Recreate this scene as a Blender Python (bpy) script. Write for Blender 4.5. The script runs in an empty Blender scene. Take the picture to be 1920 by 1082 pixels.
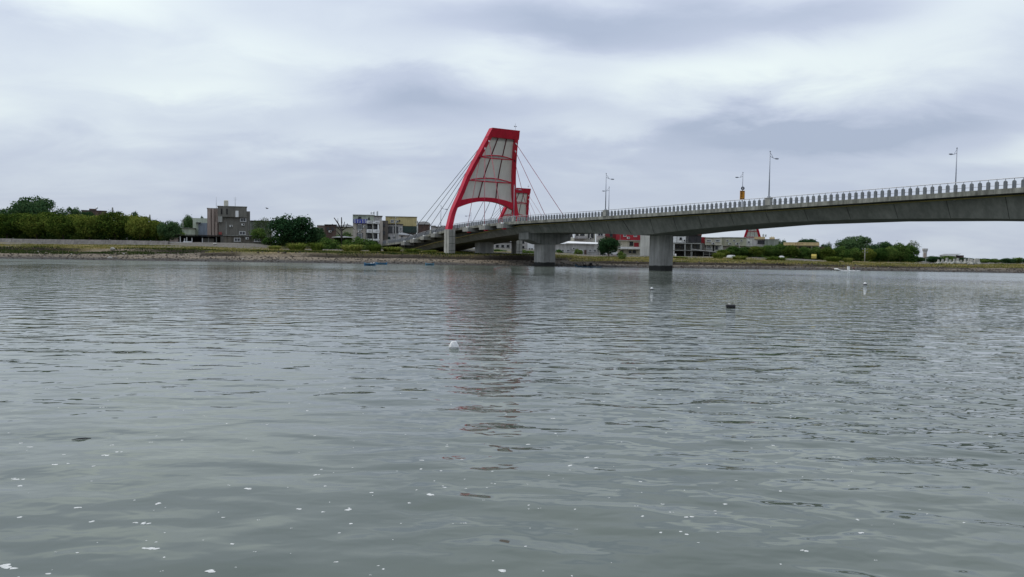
import bpy, math, random
import numpy as np
from mathutils import Vector, Matrix

random.seed(7)
rng = np.random.default_rng(11)
SC = bpy.context.scene
COL = SC.collection
R = math.radians

# ------------------------------------------------------------------ camera
EYE = 2.5
PITCH, ROLL, FPX = R(2.54), R(0.806), 1500.0
fw = Vector((0, math.cos(PITCH), -math.sin(PITCH)))
r0 = Vector((1, 0, 0)); u0 = r0.cross(fw)
rt = r0 * math.cos(ROLL) + u0 * math.sin(ROLL)
up = u0 * math.cos(ROLL) - r0 * math.sin(ROLL)
cam = bpy.data.objects.new('camera', bpy.data.cameras.new('camera'))
COL.objects.link(cam)
M = Matrix.Identity(4)
for i in range(3):
    M[i][0], M[i][1], M[i][2] = rt[i], up[i], -fw[i]
M[2][3] = EYE
cam.matrix_world = M
cam.data.sensor_width = 36
cam.data.lens = 36 * FPX / 1920
cam.data.clip_start = 0.1
cam.data.clip_end = 30000
SC.camera = cam


def at(px, py, Y):
    """survey helper: where the sight line through a photo point meets the distance Y"""
    d = fw * FPX + rt * (px - 960) + up * (541 - py)
    return Vector((0, 0, EYE)) + d * (Y / d.y)


def on_level(px, py, z=0.0):
    d = fw * FPX + rt * (px - 960) + up * (541 - py)
    return Vector((0, 0, EYE)) + d * ((z - EYE) / d.z)


# ------------------------------------------------------------------ world, sun, exposure
SUN_EL, SUN_AZ = R(52), R(-72)        # azimuth from +Y towards +X
sd = Vector((math.sin(SUN_AZ) * math.cos(SUN_EL), math.cos(SUN_AZ) * math.cos(SUN_EL), math.sin(SUN_EL)))
W = bpy.data.worlds.new('World'); SC.world = W; W.use_nodes = True
wn, wl = W.node_tree.nodes, W.node_tree.links
wn.clear()


def N(nodes, typ, **kw):
    n = nodes.new(typ)
    for k, v in kw.items():
        if k.startswith('i_'):
            key = k[2:]
            key = int(key) if key.isdigit() else key
            n.inputs[key].default_value = v
        else:
            setattr(n, k, v)
    return n


def wmath(op, a, b=None, c=None, nodes=None, links=None):
    nodes = nodes or wn; links = links or wl
    n = nodes.new('ShaderNodeMath'); n.operation = op
    for i, v in enumerate((a, b, c)):
        if v is None:
            continue
        if isinstance(v, (int, float)):
            n.inputs[i].default_value = v
        else:
            links.new(v, n.inputs[i])
    return n.outputs[0]


wout = N(wn, 'ShaderNodeOutputWorld'); wbg = N(wn, 'ShaderNodeBackground')
wbg.inputs['Strength'].default_value = 0.1
wl.new(wbg.outputs[0], wout.inputs[0])
sky = N(wn, 'ShaderNodeTexSky'); sky.sky_type = 'NISHITA'; sky.sun_disc = False
sky.sun_elevation = SUN_EL; sky.sun_rotation = SUN_AZ
tc = N(wn, 'ShaderNodeTexCoord'); sx = N(wn, 'ShaderNodeSeparateXYZ')
wl.new(tc.outputs['Generated'], sx.inputs[0])
dx_, dy_, dz_ = sx.outputs
az = wmath('ARCTAN2', dx_, dy_)
el = wmath('ARCSINE', dz_)
# cloud deck: seen as a flat layer overhead, so it streaks out towards the horizon
den = wmath('ADD', wmath('MAXIMUM', dz_, 0.0), 0.22)
pu = wmath('DIVIDE', dx_, den); pv = wmath('DIVIDE', dy_, den)
cv = N(wn, 'ShaderNodeCombineXYZ'); wl.new(pu, cv.inputs[0]); wl.new(pv, cv.inputs[1])
mp = N(wn, 'ShaderNodeMapping'); wl.new(cv.outputs[0], mp.inputs[0])
mp.inputs['Rotation'].default_value = (0, 0, R(12)); mp.inputs['Scale'].default_value = (0.75, 1.0, 1)
mp.inputs['Location'].default_value = (3.1, 1.7, 0)
n1 = N(wn, 'ShaderNodeTexNoise', i_Scale=1.25, i_Detail=5.0, i_Roughness=0.5, i_Distortion=0.5)
wl.new(mp.outputs[0], n1.inputs['Vector'])
n2 = N(wn, 'ShaderNodeTexNoise', i_Scale=3.4, i_Detail=6.0, i_Roughness=0.55, i_Distortion=0.4)
wl.new(mp.outputs[0], n2.inputs['Vector'])
n3 = N(wn, 'ShaderNodeTexNoise', i_Scale=1.4, i_Detail=2.0, i_Roughness=0.5)
wl.new(mp.outputs[0], n3.inputs['Vector'])
# directions warped a little by noise so that the big cloud banks have soft ragged edges
azw = wmath('ADD', az, wmath('MULTIPLY', wmath('SUBTRACT', n3.outputs['Fac'], 0.5), 0.24))
elw = wmath('ADD', el, wmath('MULTIPLY', wmath('SUBTRACT', n2.outputs['Fac'], 0.5), 0.075))
val = wmath('ADD', wmath('MULTIPLY', wmath('SUBTRACT', n1.outputs['Fac'], 0.5), 0.50),
            wmath('MULTIPLY', wmath('SUBTRACT', n2.outputs['Fac'], 0.5), 0.40))
# brighter gaps and dark bellies of the overcast: (azimuth deg, elevation deg, half widths, amount)
BANKS = [(-26, 15.6, 9, 1.7, 0.42), (-20, 13.2, 8, 1.5, 0.30), (-20.5, 10.6, 6.5, 1.1, 0.36), (-36, 11, 9, 5, 0.18), (-1, 13.6, 6, 1.2, 0.30), (17, 12.2, 11, 1.7, 0.44),
         (29, 14.6, 8, 2.4, 0.30), (34, 7.0, 4, 1.0, 0.40), (-8, 10.6, 9, 1.2, -0.40), (5, 15.6, 8, 1.7, -0.52), (20, 8.0, 10, 1.15, -0.72), (-11, 12.6, 7, 0.8, -0.16),
         (-27, 13.2, 8, 0.8, -0.12), (-30, 8.0, 9, 1.6, 0.10), (-9, 7.6, 8, 1.0, 0.16), (5, 8.8, 5, 1.0, 0.20), (20, 15.2, 6, 0.9, -0.26), (2, 5.5, 30, 1.5, -0.10)]
for a0, e0, wa, we, amt in BANKS:
    qa = wmath('DIVIDE', wmath('SUBTRACT', azw, R(a0)), R(wa))
    qe = wmath('DIVIDE', wmath('SUBTRACT', elw, R(e0)), R(we))
    g = wmath('EXPONENT', wmath('MULTIPLY', wmath('ADD', wmath('MULTIPLY', qa, qa), wmath('MULTIPLY', qe, qe)), -1.0))
    val = wmath('ADD', val, wmath('MULTIPLY', g, amt))
val = wmath('ADD', wmath('MULTIPLY', val, 1.15), 0.455)
cr = N(wn, 'ShaderNodeValToRGB'); wl.new(val, cr.inputs[0])
e = cr.color_ramp.elements
e[0].position = 0.0; e[0].color = (0.35, 0.405, 0.515, 1)
e[1].position = 1.0; e[1].color = (0.71, 0.785, 0.775, 1)
k = e.new(0.35); k.color = (0.445, 0.497, 0.605, 1)
k = e.new(0.62); k.color = (0.56, 0.62, 0.69, 1)
cmul = N(wn, 'ShaderNodeVectorMath'); cmul.operation = 'SCALE'
wl.new(cr.outputs[0], cmul.inputs[0])
# overcast sky grows a little brighter overhead
wl.new(wmath('ADD', 10.4, wmath('MULTIPLY', wmath('MAXIMUM', dz_, 0.0), 7.0)), cmul.inputs['Scale'])
mx = N(wn, 'ShaderNodeMix'); mx.data_type = 'RGBA'
mx.inputs['Factor'].default_value = 0.93
wl.new(sky.outputs[0], mx.inputs['A']); wl.new(cmul.outputs[0], mx.inputs['B'])
wl.new(mx.outputs['Result'], wbg.inputs['Color'])

sun = bpy.data.objects.new('sun', bpy.data.lights.new('sun', 'SUN')); COL.objects.link(sun)
sun.data.energy = 1.5; sun.data.angle = R(14); sun.data.color = (1, 0.95, 0.88)
sun.rotation_euler = (-sd).to_track_quat('-Z', 'Y').to_euler()
SC.view_settings.view_transform = 'Standard'; SC.view_settings.look = 'None'
SC.view_settings.exposure = 0.1; SC.view_settings.gamma = 1.0; SC.view_settings.use_curve_mapping = False
SC.render.engine = 'CYCLES'
SC.cycles.use_denoising = True
SC.cycles.max_bounces = 6

# ------------------------------------------------------------------ materials
MATS = {}


def mk(name, c1, c2=None, scale=1.0, rough=0.8, bump=0.0, streak=0.0, metal=0.0, spec=0.3, detail=5.0, c3=None, fine=0.0):
    """surface with two-tone weathering noise, optional vertical run-off streaks and relief"""
    if name in MATS:
        return MATS[name]
    m = bpy.data.materials.new(name); m.use_nodes = True
    nt = m.node_tree; nd, lk = nt.nodes, nt.links
    b = nd['Principled BSDF']
    b.inputs['Roughness'].default_value = rough; b.inputs['Metallic'].default_value = metal
    b.inputs['Specular IOR Level'].default_value = spec
    c2 = c2 or tuple(x * 0.8 for x in c1)
    g = N(nd, 'ShaderNodeNewGeometry')
    n = N(nd, 'ShaderNodeTexNoise', i_Scale=scale, i_Detail=detail, i_Roughness=0.6)
    lk.new(g.outputs['Position'], n.inputs['Vector'])
    ramp = N(nd, 'ShaderNodeValToRGB'); lk.new(n.outputs['Fac'], ramp.inputs[0])
    el_ = ramp.color_ramp.elements
    el_[0].position = 0.3; el_[1].position = 0.7
    el_[0].color = (*c2, 1); el_[1].color = (*c1, 1)
    if c3:
        q = el_.new(0.5); q.color = (*c3, 1)
    col = ramp.outputs[0]
    if streak > 0:
        mp_ = N(nd, 'ShaderNodeMapping'); mp_.inputs['Scale'].default_value = (1, 1, 0.10)
        lk.new(g.outputs['Position'], mp_.inputs[0])
        s = N(nd, 'ShaderNodeTexNoise', i_Scale=1.7, i_Detail=4.0, i_Roughness=0.65); lk.new(mp_.outputs[0], s.inputs['Vector'])
        sr = N(nd, 'ShaderNodeMapRange'); lk.new(s.outputs['Fac'], sr.inputs[0])
        for i_, v_ in ((1, 0.38), (2, 0.62), (3, 1.0 - streak), (4, 1.05)):
            sr.inputs[i_].default_value = v_
        mm = N(nd, 'ShaderNodeMix'); mm.data_type = 'RGBA'; mm.blend_type = 'MULTIPLY'; mm.inputs['Factor'].default_value = 1
        lk.new(col, mm.inputs['A']); lk.new(sr.outputs[0], mm.inputs['B']); col = mm.outputs['Result']
    lk.new(col, b.inputs['Base Color'])
    if bump > 0:
        bn = N(nd, 'ShaderNodeBump', i_Strength=bump, i_Distance=0.05); lk.new(n.outputs['Fac'], bn.inputs['Height'])
        lk.new(bn.outputs[0], b.inputs['Normal'])
    MATS[name] = m
    return m


def leaf_mat(name, c1, c2, c3, trans=0.25, scale=0.55):
    m = bpy.data.materials.new(name); m.use_nodes = True
    nd, lk = m.node_tree.nodes, m.node_tree.links
    nd.clear()
    o = N(nd, 'ShaderNodeOutputMaterial'); d = N(nd, 'ShaderNodeBsdfDiffuse'); t = N(nd, 'ShaderNodeBsdfTranslucent'); x = N(nd, 'ShaderNodeMixShader')
    x.inputs[0].default_value = trans
    g = N(nd, 'ShaderNodeNewGeometry'); n = N(nd, 'ShaderNodeTexNoise', i_Scale=scale, i_Detail=3.0, i_Roughness=0.7)
    lk.new(g.outputs['Position'], n.inputs['Vector'])
    oi = N(nd, 'ShaderNodeObjectInfo')
    a = wmath('ADD', wmath('MULTIPLY', n.outputs['Fac'], 0.8, nodes=nd, links=lk),
              wmath('MULTIPLY', wmath('SUBTRACT', oi.outputs['Random'], 0.3, nodes=nd, links=lk), 0.35, nodes=nd, links=lk), nodes=nd, links=lk)
    a = wmath('ADD', a, wmath('MULTIPLY', wmath('SUBTRACT', g.outputs['Random Per Island'], 0.5, nodes=nd, links=lk), 0.35, nodes=nd, links=lk), nodes=nd, links=lk)
    rp = N(nd, 'ShaderNodeValToRGB'); lk.new(a, rp.inputs[0])
    rp.color_ramp.elements[0].position = 0.25; rp.color_ramp.elements[0].color = (*c1, 1)
    rp.color_ramp.elements[1].position = 0.75; rp.color_ramp.elements[1].color = (*c3, 1)
    q = rp.color_ramp.elements.new(0.5); q.color = (*c2, 1)
    lk.new(rp.outputs[0], d.inputs[0]); lk.new(rp.outputs[0], t.inputs[0])
    lk.new(d.outputs[0], x.inputs[1]); lk.new(t.outputs[0], x.inputs[2]); lk.new(x.outputs[0], o.inputs[0])
    MATS[name] = m
    return m


CONC = mk('concrete', (0.33, 0.33, 0.30), (0.24, 0.245, 0.225), 0.6, 0.9, 0.15, 0.35)
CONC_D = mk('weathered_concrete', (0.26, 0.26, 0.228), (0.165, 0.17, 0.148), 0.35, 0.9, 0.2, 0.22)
CONC_L = mk('pale_concrete', (0.42, 0.42, 0.38), (0.31, 0.31, 0.28), 0.7, 0.9, 0.1, 0.3)
KERBM = mk('stained_kerb_concrete', (0.34, 0.34, 0.295), (0.15, 0.155, 0.125), 0.7, 0.9, 0.15, 0.5)
POSTM = mk('post_concrete', (0.26, 0.27, 0.275), (0.18, 0.19, 0.195), 1.5, 0.9, 0.1, 0.25)
POSTD = mk('post_panel', (0.165, 0.185, 0.20), (0.12, 0.135, 0.15), 1.5, 0.9)
RAILM = mk('galvanised_steel', (0.45, 0.46, 0.47), (0.33, 0.34, 0.35), 2.0, 0.45, 0, 0, 0.6, 0.5)
PIPE_Y = mk('yellow_pipe_paint', (0.38, 0.31, 0.10), (0.25, 0.21, 0.08), 0.8, 0.6)
ASPH = mk('asphalt', (0.05, 0.05, 0.052), (0.04, 0.04, 0.042), 3.0, 0.9, 0.1)
RED = mk('red_tower_paint', (0.60, 0.012, 0.045), (0.50, 0.010, 0.036), 0.5, 0.42, 0.0, 0.18, 0, 0.45)
RED_D = mk('dark_red_tube', (0.13, 0.02, 0.03), (0.09, 0.015, 0.02), 1.0, 0.5)
WHITE = mk('white_paint', (0.78, 0.78, 0.76), (0.68, 0.68, 0.66), 0.8, 0.6, 0, 0.12)
CABLE_D = mk('dark_cable', (0.06, 0.06, 0.075), (0.045, 0.045, 0.055), 2, 0.5)
CABLE_R = mk('red_cable', (0.40, 0.03, 0.06), (0.28, 0.02, 0.045), 0.6, 0.5)
BLACK = mk('black_rubber', (0.02, 0.02, 0.022), (0.012, 0.012, 0.013), 3, 0.7)
GLASS = mk('window_glass', (0.022, 0.026, 0.03), (0.012, 0.014, 0.016), 0.7, 0.12, 0, 0, 0, 0.5)
SHADE_IN = mk('painted_interior_shade', (0.028, 0.027, 0.025), (0.018, 0.018, 0.017), 0.8, 0.9)  # near-black colour carries the shade inside openings and open sheds
BARK = mk('bark', (0.13, 0.105, 0.08), (0.07, 0.058, 0.045), 3.0, 0.95, 0.4)
BARK_D = mk('dead_bark', (0.045, 0.04, 0.037), (0.028, 0.025, 0.023), 3.0, 0.95, 0.4)
LEAF_O = leaf_mat('olive_leaves', (0.032, 0.062, 0.012), (0.11, 0.155, 0.028), (0.23, 0.245, 0.050))
LEAF_G = leaf_mat('mid_green_leaves', (0.030, 0.068, 0.016), (0.080, 0.145, 0.034), (0.165, 0.215, 0.055))
LEAF_D = leaf_mat('dark_green_leaves', (0.020, 0.052, 0.022), (0.048, 0.100, 0.040), (0.10, 0.155, 0.062))
LEAF_P = leaf_mat('pale_green_leaves', (0.045, 0.065, 0.030), (0.085, 0.115, 0.05), (0.15, 0.18, 0.09))
REED = leaf_mat('reed_blades', (0.07, 0.11, 0.020), (0.15, 0.20, 0.038), (0.28, 0.29, 0.085), 0.3)
STRAW = leaf_mat('dry_grass_blades', (0.065, 0.10, 0.024), (0.18, 0.175, 0.048), (0.42, 0.33, 0.14), 0.3, 0.16)
ROCK_W = mk('pale_rock', (0.46, 0.44, 0.40), (0.30, 0.28, 0.25), 2.0, 0.9, 0.5)
ROCK_G = mk('grey_rock', (0.20, 0.18, 0.16), (0.09, 0.08, 0.07), 2.5, 0.9, 0.5)


def paint(name, c, streak=0.25, rough=0.8, var=0.85):
    return mk(name, c, tuple(x * var for x in c), 0.5, rough, 0.0, streak)


# ------------------------------------------------------------------ mesh helpers
ORG = {}


def link_mesh(name, V, F, mats, parent=None, smooth=False, midx=None):
    me = bpy.data.meshes.new(name)
    V = np.asarray(V, dtype=np.float64)
    off = ORG.get(parent.name if parent else None)
    if off is not None:
        V = V - np.array(off)
    me.from_pydata(V.tolist(), [], F)
    for m in (mats if isinstance(mats, (list, tuple)) else [mats]):
        me.materials.append(m)
    if midx is not None:
        me.polygons.foreach_set('material_index', midx)
    if smooth:
        me.polygons.foreach_set('use_smooth', [True] * len(me.polygons))
    me.update()
    o = bpy.data.objects.new(name, me); COL.objects.link(o)
    if parent:
        o.parent = parent
        if off is not None:
            ORG[o.name] = off
    return o


class MB:
    def __init__(s):
        s.v = []; s.f = []

    def add(s, vs, fs):
        n = len(s.v); s.v.extend([tuple(p) for p in vs]); s.f.extend([tuple(i + n for i in f) for f in fs]); return s

    def box(s, c, d, rz=0.0, taper=1.0, rot=None):
        x, y, z = d[0] / 2, d[1] / 2, d[2] / 2
        P = [(-x, -y, -z), (x, -y, -z), (x, y, -z), (-x, y, -z)] + [(a * taper, b * taper, z) for a, b in ((-x, -y), (x, -y), (x, y), (-x, y))]
        m = rot if rot is not None else Matrix.Rotation(rz, 3, 'Z')
        c = Vector(c)
        return s.add([m @ Vector(p) + c for p in P], [(0, 3, 2, 1), (4, 5, 6, 7), (0, 1, 5, 4), (1, 2, 6, 5), (2, 3, 7, 6), (3, 0, 4, 7)])

    def tube(s, pts, r, n=6, caps=True):
        pts = [Vector(p) for p in pts]
        rs = r if isinstance(r, (list, tuple)) else [r] * len(pts)
        rings = []
        for i, p in enumerate(pts):
            t = (pts[min(i + 1, len(pts) - 1)] - pts[max(i - 1, 0)]).normalized()
            a = t.cross(Vector((0, 0, 1)))
            if a.length < 1e-3:
                a = t.cross(Vector((1, 0, 0)))
            a.normalize(); b = t.cross(a)
            rings.append([p + (a * math.cos(2 * math.pi * j / n) + b * math.sin(2 * math.pi * j / n)) * rs[i] for j in range(n)])
        vs = [q for ring in rings for q in ring]; fs = []
        for i in range(len(pts) - 1):
            for j in range(n):
                fs.append((i * n + j, i * n + (j + 1) % n, (i + 1) * n + (j + 1) % n, (i + 1) * n + j))
        if caps:
            fs.append(tuple(range(n - 1, -1, -1))); fs.append(tuple((len(pts) - 1) * n + j for j in range(n)))
        return s.add(vs, fs)

    def prism(s, poly, y0, y1):
        """polygon in x-z, extruded along y"""
        n = len(poly)
        vs = [(p[0], y0, p[1]) for p in poly] + [(p[0], y1, p[1]) for p in poly]
        fs = [tuple(range(n)), tuple(range(2 * n - 1, n - 1, -1))] + [(i + n, (i + 1) % n + n, (i + 1) % n, i) for i in range(n)]
        return s.add(vs, fs)

    def slab(s, poly, z0, z1):
        n = len(poly)
        vs = [(p[0], p[1], z0) for p in poly] + [(p[0], p[1], z1) for p in poly]
        fs = [tuple(range(n - 1, -1, -1)), tuple(range(n, 2 * n))] + [(i, (i + 1) % n, (i + 1) % n + n, i + n) for i in range(n)]
        return s.add(vs, fs)

    def ball(s, c, r, nu=10, nv=7, sq=(1, 1, 1), jit=0.0):
        vs = []; fs = []
        for i in range(nv + 1):
            th = math.pi * i / nv
            for j in range(nu):
                ph = 2 * math.pi * j / nu
                k = 1 + random.uniform(-jit, jit)
                vs.append((c[0] + r * sq[0] * k * math.sin(th) * math.cos(ph), c[1] + r * sq[1] * k * math.sin(th) * math.sin(ph), c[2] + r * sq[2] * k * math.cos(th)))
        for i in range(nv):
            for j in range(nu):
                fs.append((i * nu + j, (i + 1) * nu + j, (i + 1) * nu + (j + 1) % nu, i * nu + (j + 1) % nu))
        return s.add(vs, fs)

    def build(s, name, mat, parent=None, smooth=False):
        return link_mesh(name, s.v, s.f, mat, parent, smooth)


def tag(o, label, cat, group=None, kind=None):
    o['label'] = label
    if cat:
        o['category'] = cat
    if group:
        o['group'] = group
    if kind:
        o['kind'] = kind
    return o


def empty(name, loc, label, cat, group=None, rz=0.0, world_parts=False):
    o = bpy.data.objects.new(name, None); COL.objects.link(o)
    o.location = loc; o.rotation_euler = (0, 0, rz); o.empty_display_size = 0.5
    if world_parts:
        ORG[o.name] = tuple(loc)
    return tag(o, label, cat, group)


def children(o):
    return list(CH.get(o.name, []))


CH = {}


def copy_tree(root, loc=None, rz=None, scale=None, label=None, group=None):
    kids = {}
    for o in COL.objects:
        if o.parent:
            kids.setdefault(o.parent.name, []).append(o)
    def rec(o, parent):
        c = o.copy(); COL.objects.link(c)
        if parent:
            c.parent = parent
        for ch in kids.get(o.name, []):
            rec(ch, c)
        return c
    c = rec(root, None)
    if loc is not None: c.location = loc
    if rz is not None: c.rotation_euler = (0, 0, rz)
    if scale is not None: c.scale = scale
    if label: c['label'] = label
    if group: c['group'] = group
    return c


def sstep(a, b, x):
    t = np.clip((np.asarray(x, dtype=float) - a) / (b - a), 0, 1)
    return t * t * (3 - 2 * t)


# ------------------------------------------------------------------ terrain
WAV = [(rng.uniform(0, 2 * math.pi), rng.uniform(0.7, 1.3), rng.uniform(0, 6.28)) for _ in range(24)]


def wob(X, Y, lam, k0=0, n=5):
    s = 0
    for i in range(n):
        th, f, ph = WAV[(k0 + i) % 24]
        s = s + np.sin((X * math.cos(th) + Y * math.sin(th)) * 2 * math.pi / lam * f + ph)
    return s / n


PROF_L = np.array([(-400, -3), (120, -2.2), (150, -0.5), (156.5, 0.0), (170, 1.35), (172.6, 1.5), (173.1, 2.25), (190, 2.85), (203.4, 3.15), (207, 4.1), (240, 4.25), (420, 4.3), (9000, 4.5)])
PROF_M = np.array([(-400, -3), (120, -2.2), (150, -0.5), (156.0, 0.0), (166.6, 1.0), (167.9, 1.1), (168.4, 1.95), (185, 2.35), (203, 2.8), (214, 3.5), (240, 3.8), (420, 4.0), (9000, 4.5)])
PROF_R = np.array([(-400, -3), (120, -2.2), (147, -0.5), (153.5, 0.0), (162.6, 0.55), (163.7, 0.58), (164.1, 1.08), (185, 1.65), (199, 2.2), (230, 2.35), (420, 2.4), (9000, 2.5)])


PROF_RR = np.array([(-400, -3), (120, -2.2), (147, -0.5), (153.5, 0.0), (162.6, 0.5), (163.4, 0.55), (164.2, 0.8), (185, 1.25), (199, 1.5), (230, 1.6), (420, 1.7), (9000, 2.2)])


def terrain(X, Y, rough=True):
    X = np.asarray(X, float); Y = np.asarray(Y, float)
    sh = 1.6 * wob(X, X * 0 + 5, 60, 2) + 0.8 * wob(X, X * 0, 17, 7)
    sh = sh * ((Y > 130) & (Y < 230))
    yy = Y + sh
    zl = np.interp(yy, PROF_L[:, 0], PROF_L[:, 1]); zm = np.interp(yy, PROF_M[:, 0], PROF_M[:, 1]); zr = np.interp(yy, PROF_R[:, 0], PROF_R[:, 1])
    wl_ = sstep(-72, -58, X); wr_ = sstep(2, 22, X)
    z = zl * (1 - wl_) + zm * wl_
    z = z * (1 - wr_) + zr * wr_
    wq = sstep(62, 90, X)
    z = z * (1 - wq) + np.interp(yy, PROF_RR[:, 0], PROF_RR[:, 1]) * wq
    if rough:
        k = np.interp(Y, [150, 158, 172, 200, 215, 300], [0, 0.05, 0.13, 0.13, 0.05, 0.03])
        z = z + k * (wob(X, Y, 7.0, 4) + 0.7 * wob(X, Y, 2.9, 11))
    return z


def tz(X, Y):
    return float(terrain(np.array([X]), np.array([Y]))[0])


def build_terrain():
    xs = np.unique(np.concatenate([[-9000, -4000, -2000, -1000, -600, -400], np.arange(-300, -160, 8), np.arange(-160, 190, 0.7), np.arange(190, 320, 8), [400, 600, 1000, 2000, 4000, 9000]]))
    ys = np.unique(np.concatenate([[-400, -100, 60, 120, 140], np.arange(148, 176, 0.45), np.arange(176, 215, 1.0), np.arange(215, 260, 4), [280, 320, 400, 600, 1000, 2000, 4000, 9000]]))
    X, Y = np.meshgrid(xs, ys)
    Z = terrain(X, Y)
    nx, ny = len(xs), len(ys)
    idx = np.arange(nx * ny).reshape(ny, nx)
    F = np.stack([idx[:-1, :-1], idx[:-1, 1:], idx[1:, 1:], idx[1:, :-1]], -1).reshape(-1, 4)
    m = bpy.data.materials.new('river_bank_ground'); m.use_nodes = True
    o = link_mesh('ground', np.stack([X, Y, Z], -1).reshape(-1, 3), F.tolist(), m, smooth=True)
    o['kind'] = 'structure'
    # ground cover: gravel beach, bare earth scarp with overhang shade in its colour, dry grass, rubble
    a = wob(X, Y, 23, 3); b = wob(X, Y, 9, 9); c_ = wob(X, Y, 3.1, 15)
    gravel = np.array([0.135, 0.116, 0.092]); pebble = np.array([0.22, 0.18, 0.128]); wet = np.array([0.050, 0.048, 0.045])
    grass = np.array([0.105, 0.115, 0.04]); straw = np.array([0.25, 0.195, 0.09]); rubble = np.array([0.135, 0.125, 0.108]); soil_shaded = np.array([0.026, 0.021, 0.015])
    C = np.empty(X.shape + (3,))
    t = (0.5 + 0.5 * a + 0.4 * c_).clip(0, 1)[..., None]
    C[:] = gravel * (1 - t) + pebble * t
    w = (1 - sstep(0.15, 0.75, Z + 0.15 * b + 0.1 * c_))[..., None]
    C = C * (1 - w) + wet * w
    gz, gx = np.gradient(Z, ys, xs)
    edge = Y - np.where(X > 12, 164.2, np.where(X < -65, 173.2, 168.1)) + 1.6 * wob(X, X * 0 + 5, 60, 2) + 0.8 * wob(X, X * 0, 17, 7)
    sc = (np.exp(-((edge + 0.35) / (0.9 + 0.4 * b)) ** 2) * sstep(-0.55, -0.1, wob(X, X * 0, 27, 10) + 0.3 * c_))[..., None]
    top = (sstep(0.0, 1.0, Y - np.where(X > 12, 164.6, np.where(X < -65, 172.6, 168.1)) + 1.6 * wob(X, X * 0 + 5, 60, 2)))[..., None]
    t2 = (0.5 + 0.7 * b + 0.3 * a).clip(0, 1)[..., None]
    gcol = grass * (1 - t2) + straw * t2
    rub = sstep(0.0, 0.5, wob(X, Y, 31, 6) + 0.4 * b + np.interp(Y, [165, 178, 190, 205], [-0.9, -0.5, 0.2, 0.5]))[..., None]
    gcol = gcol * (1 - rub) + rubble * rub
    C = C * (1 - top) + gcol * top
    C = C * (1 - sc) + soil_shaded * sc
    far = sstep(205, 214, Y)[..., None]
    C = C * (1 - far) + np.array([0.10, 0.098, 0.075]) * far
    far2 = sstep(300, 600, Y)[..., None]
    C = C * (1 - far2) + np.array([0.055, 0.075, 0.04]) * far2
    at_ = o.data.color_attributes.new('cover', 'FLOAT_COLOR', 'POINT')
    at_.data.foreach_set('color', np.concatenate([C.reshape(-1, 3), np.ones((nx * ny, 1))], 1).astype(np.float32).ravel())
    nd, lk = m.node_tree.nodes, m.node_tree.links
    bs = nd['Principled BSDF']; bs.inputs['Roughness'].default_value = 0.95; bs.inputs['Specular IOR Level'].default_value = 0.15
    ca = N(nd, 'ShaderNodeVertexColor'); ca.layer_name = 'cover'
    g = N(nd, 'ShaderNodeNewGeometry')
    n_ = N(nd, 'ShaderNodeTexNoise', i_Scale=2.2, i_Detail=6.0, i_Roughness=0.75); lk.new(g.outputs['Position'], n_.inputs['Vector'])
    mr = N(nd, 'ShaderNodeMapRange'); lk.new(n_.outputs['Fac'], mr.inputs[0])
    for i_, v_ in ((1, 0.3), (2, 0.7), (3, 0.45), (4, 1.5)):
        mr.inputs[i_].default_value = v_
    mm = N(nd, 'ShaderNodeMix'); mm.data_type = 'RGBA'; mm.blend_type = 'MULTIPLY'; mm.inputs['Factor'].default_value = 1
    lk.new(ca.outputs[0], mm.inputs['A']); lk.new(mr.outputs[0], mm.inputs['B']); lk.new(mm.outputs['Result'], bs.inputs['Base Color'])
    bn = N(nd, 'ShaderNodeBump', i_Strength=0.7, i_Distance=0.2); lk.new(n_.outputs['Fac'], bn.inputs['Height']); lk.new(bn.outputs[0], bs.inputs['Normal'])


build_terrain()

# ------------------------------------------------------------------ water
CW = []
for i in range(26):
    lam = 0.65 * (3.6 ** rng.uniform(0, 1)); th = rng.normal(0, 0.5) + R(8)
    CW.append((lam, math.sin(th), math.cos(th), rng.uniform(0, 6.28)))


def chop(X, Y):
    return np.interp(Y, [0, 8, 16, 30, 70, 110, 160], [0.55, 0.65, 0.9, 1.1, 1.0, 0.6, 0.3]) * (1 + 0.25 * wob(X, Y, 26, 1)) * (1 + 0.25 * sstep(-0.1, 0.5, X / np.maximum(Y, 3)))


DQ = (1 / 3.0 - 1 / 85.0) / 540


def water_h(X, Y):
    X = np.asarray(X, float); Y = np.asarray(Y, float)
    h = np.zeros_like(X + Y)
    dY = Y * Y * DQ
    for lam, sx_, cy_, ph in CW:
        k = 2 * math.pi / lam
        A = 0.0075 / k * (1 - sstep(lam / 7, lam / 4, dY))
        h = h + A * np.cos(k * (sx_ * X + cy_ * Y) + ph + 0.7 * wob(X, Y, lam * 5, 5, 3))
    return h * chop(X, Y)


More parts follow.
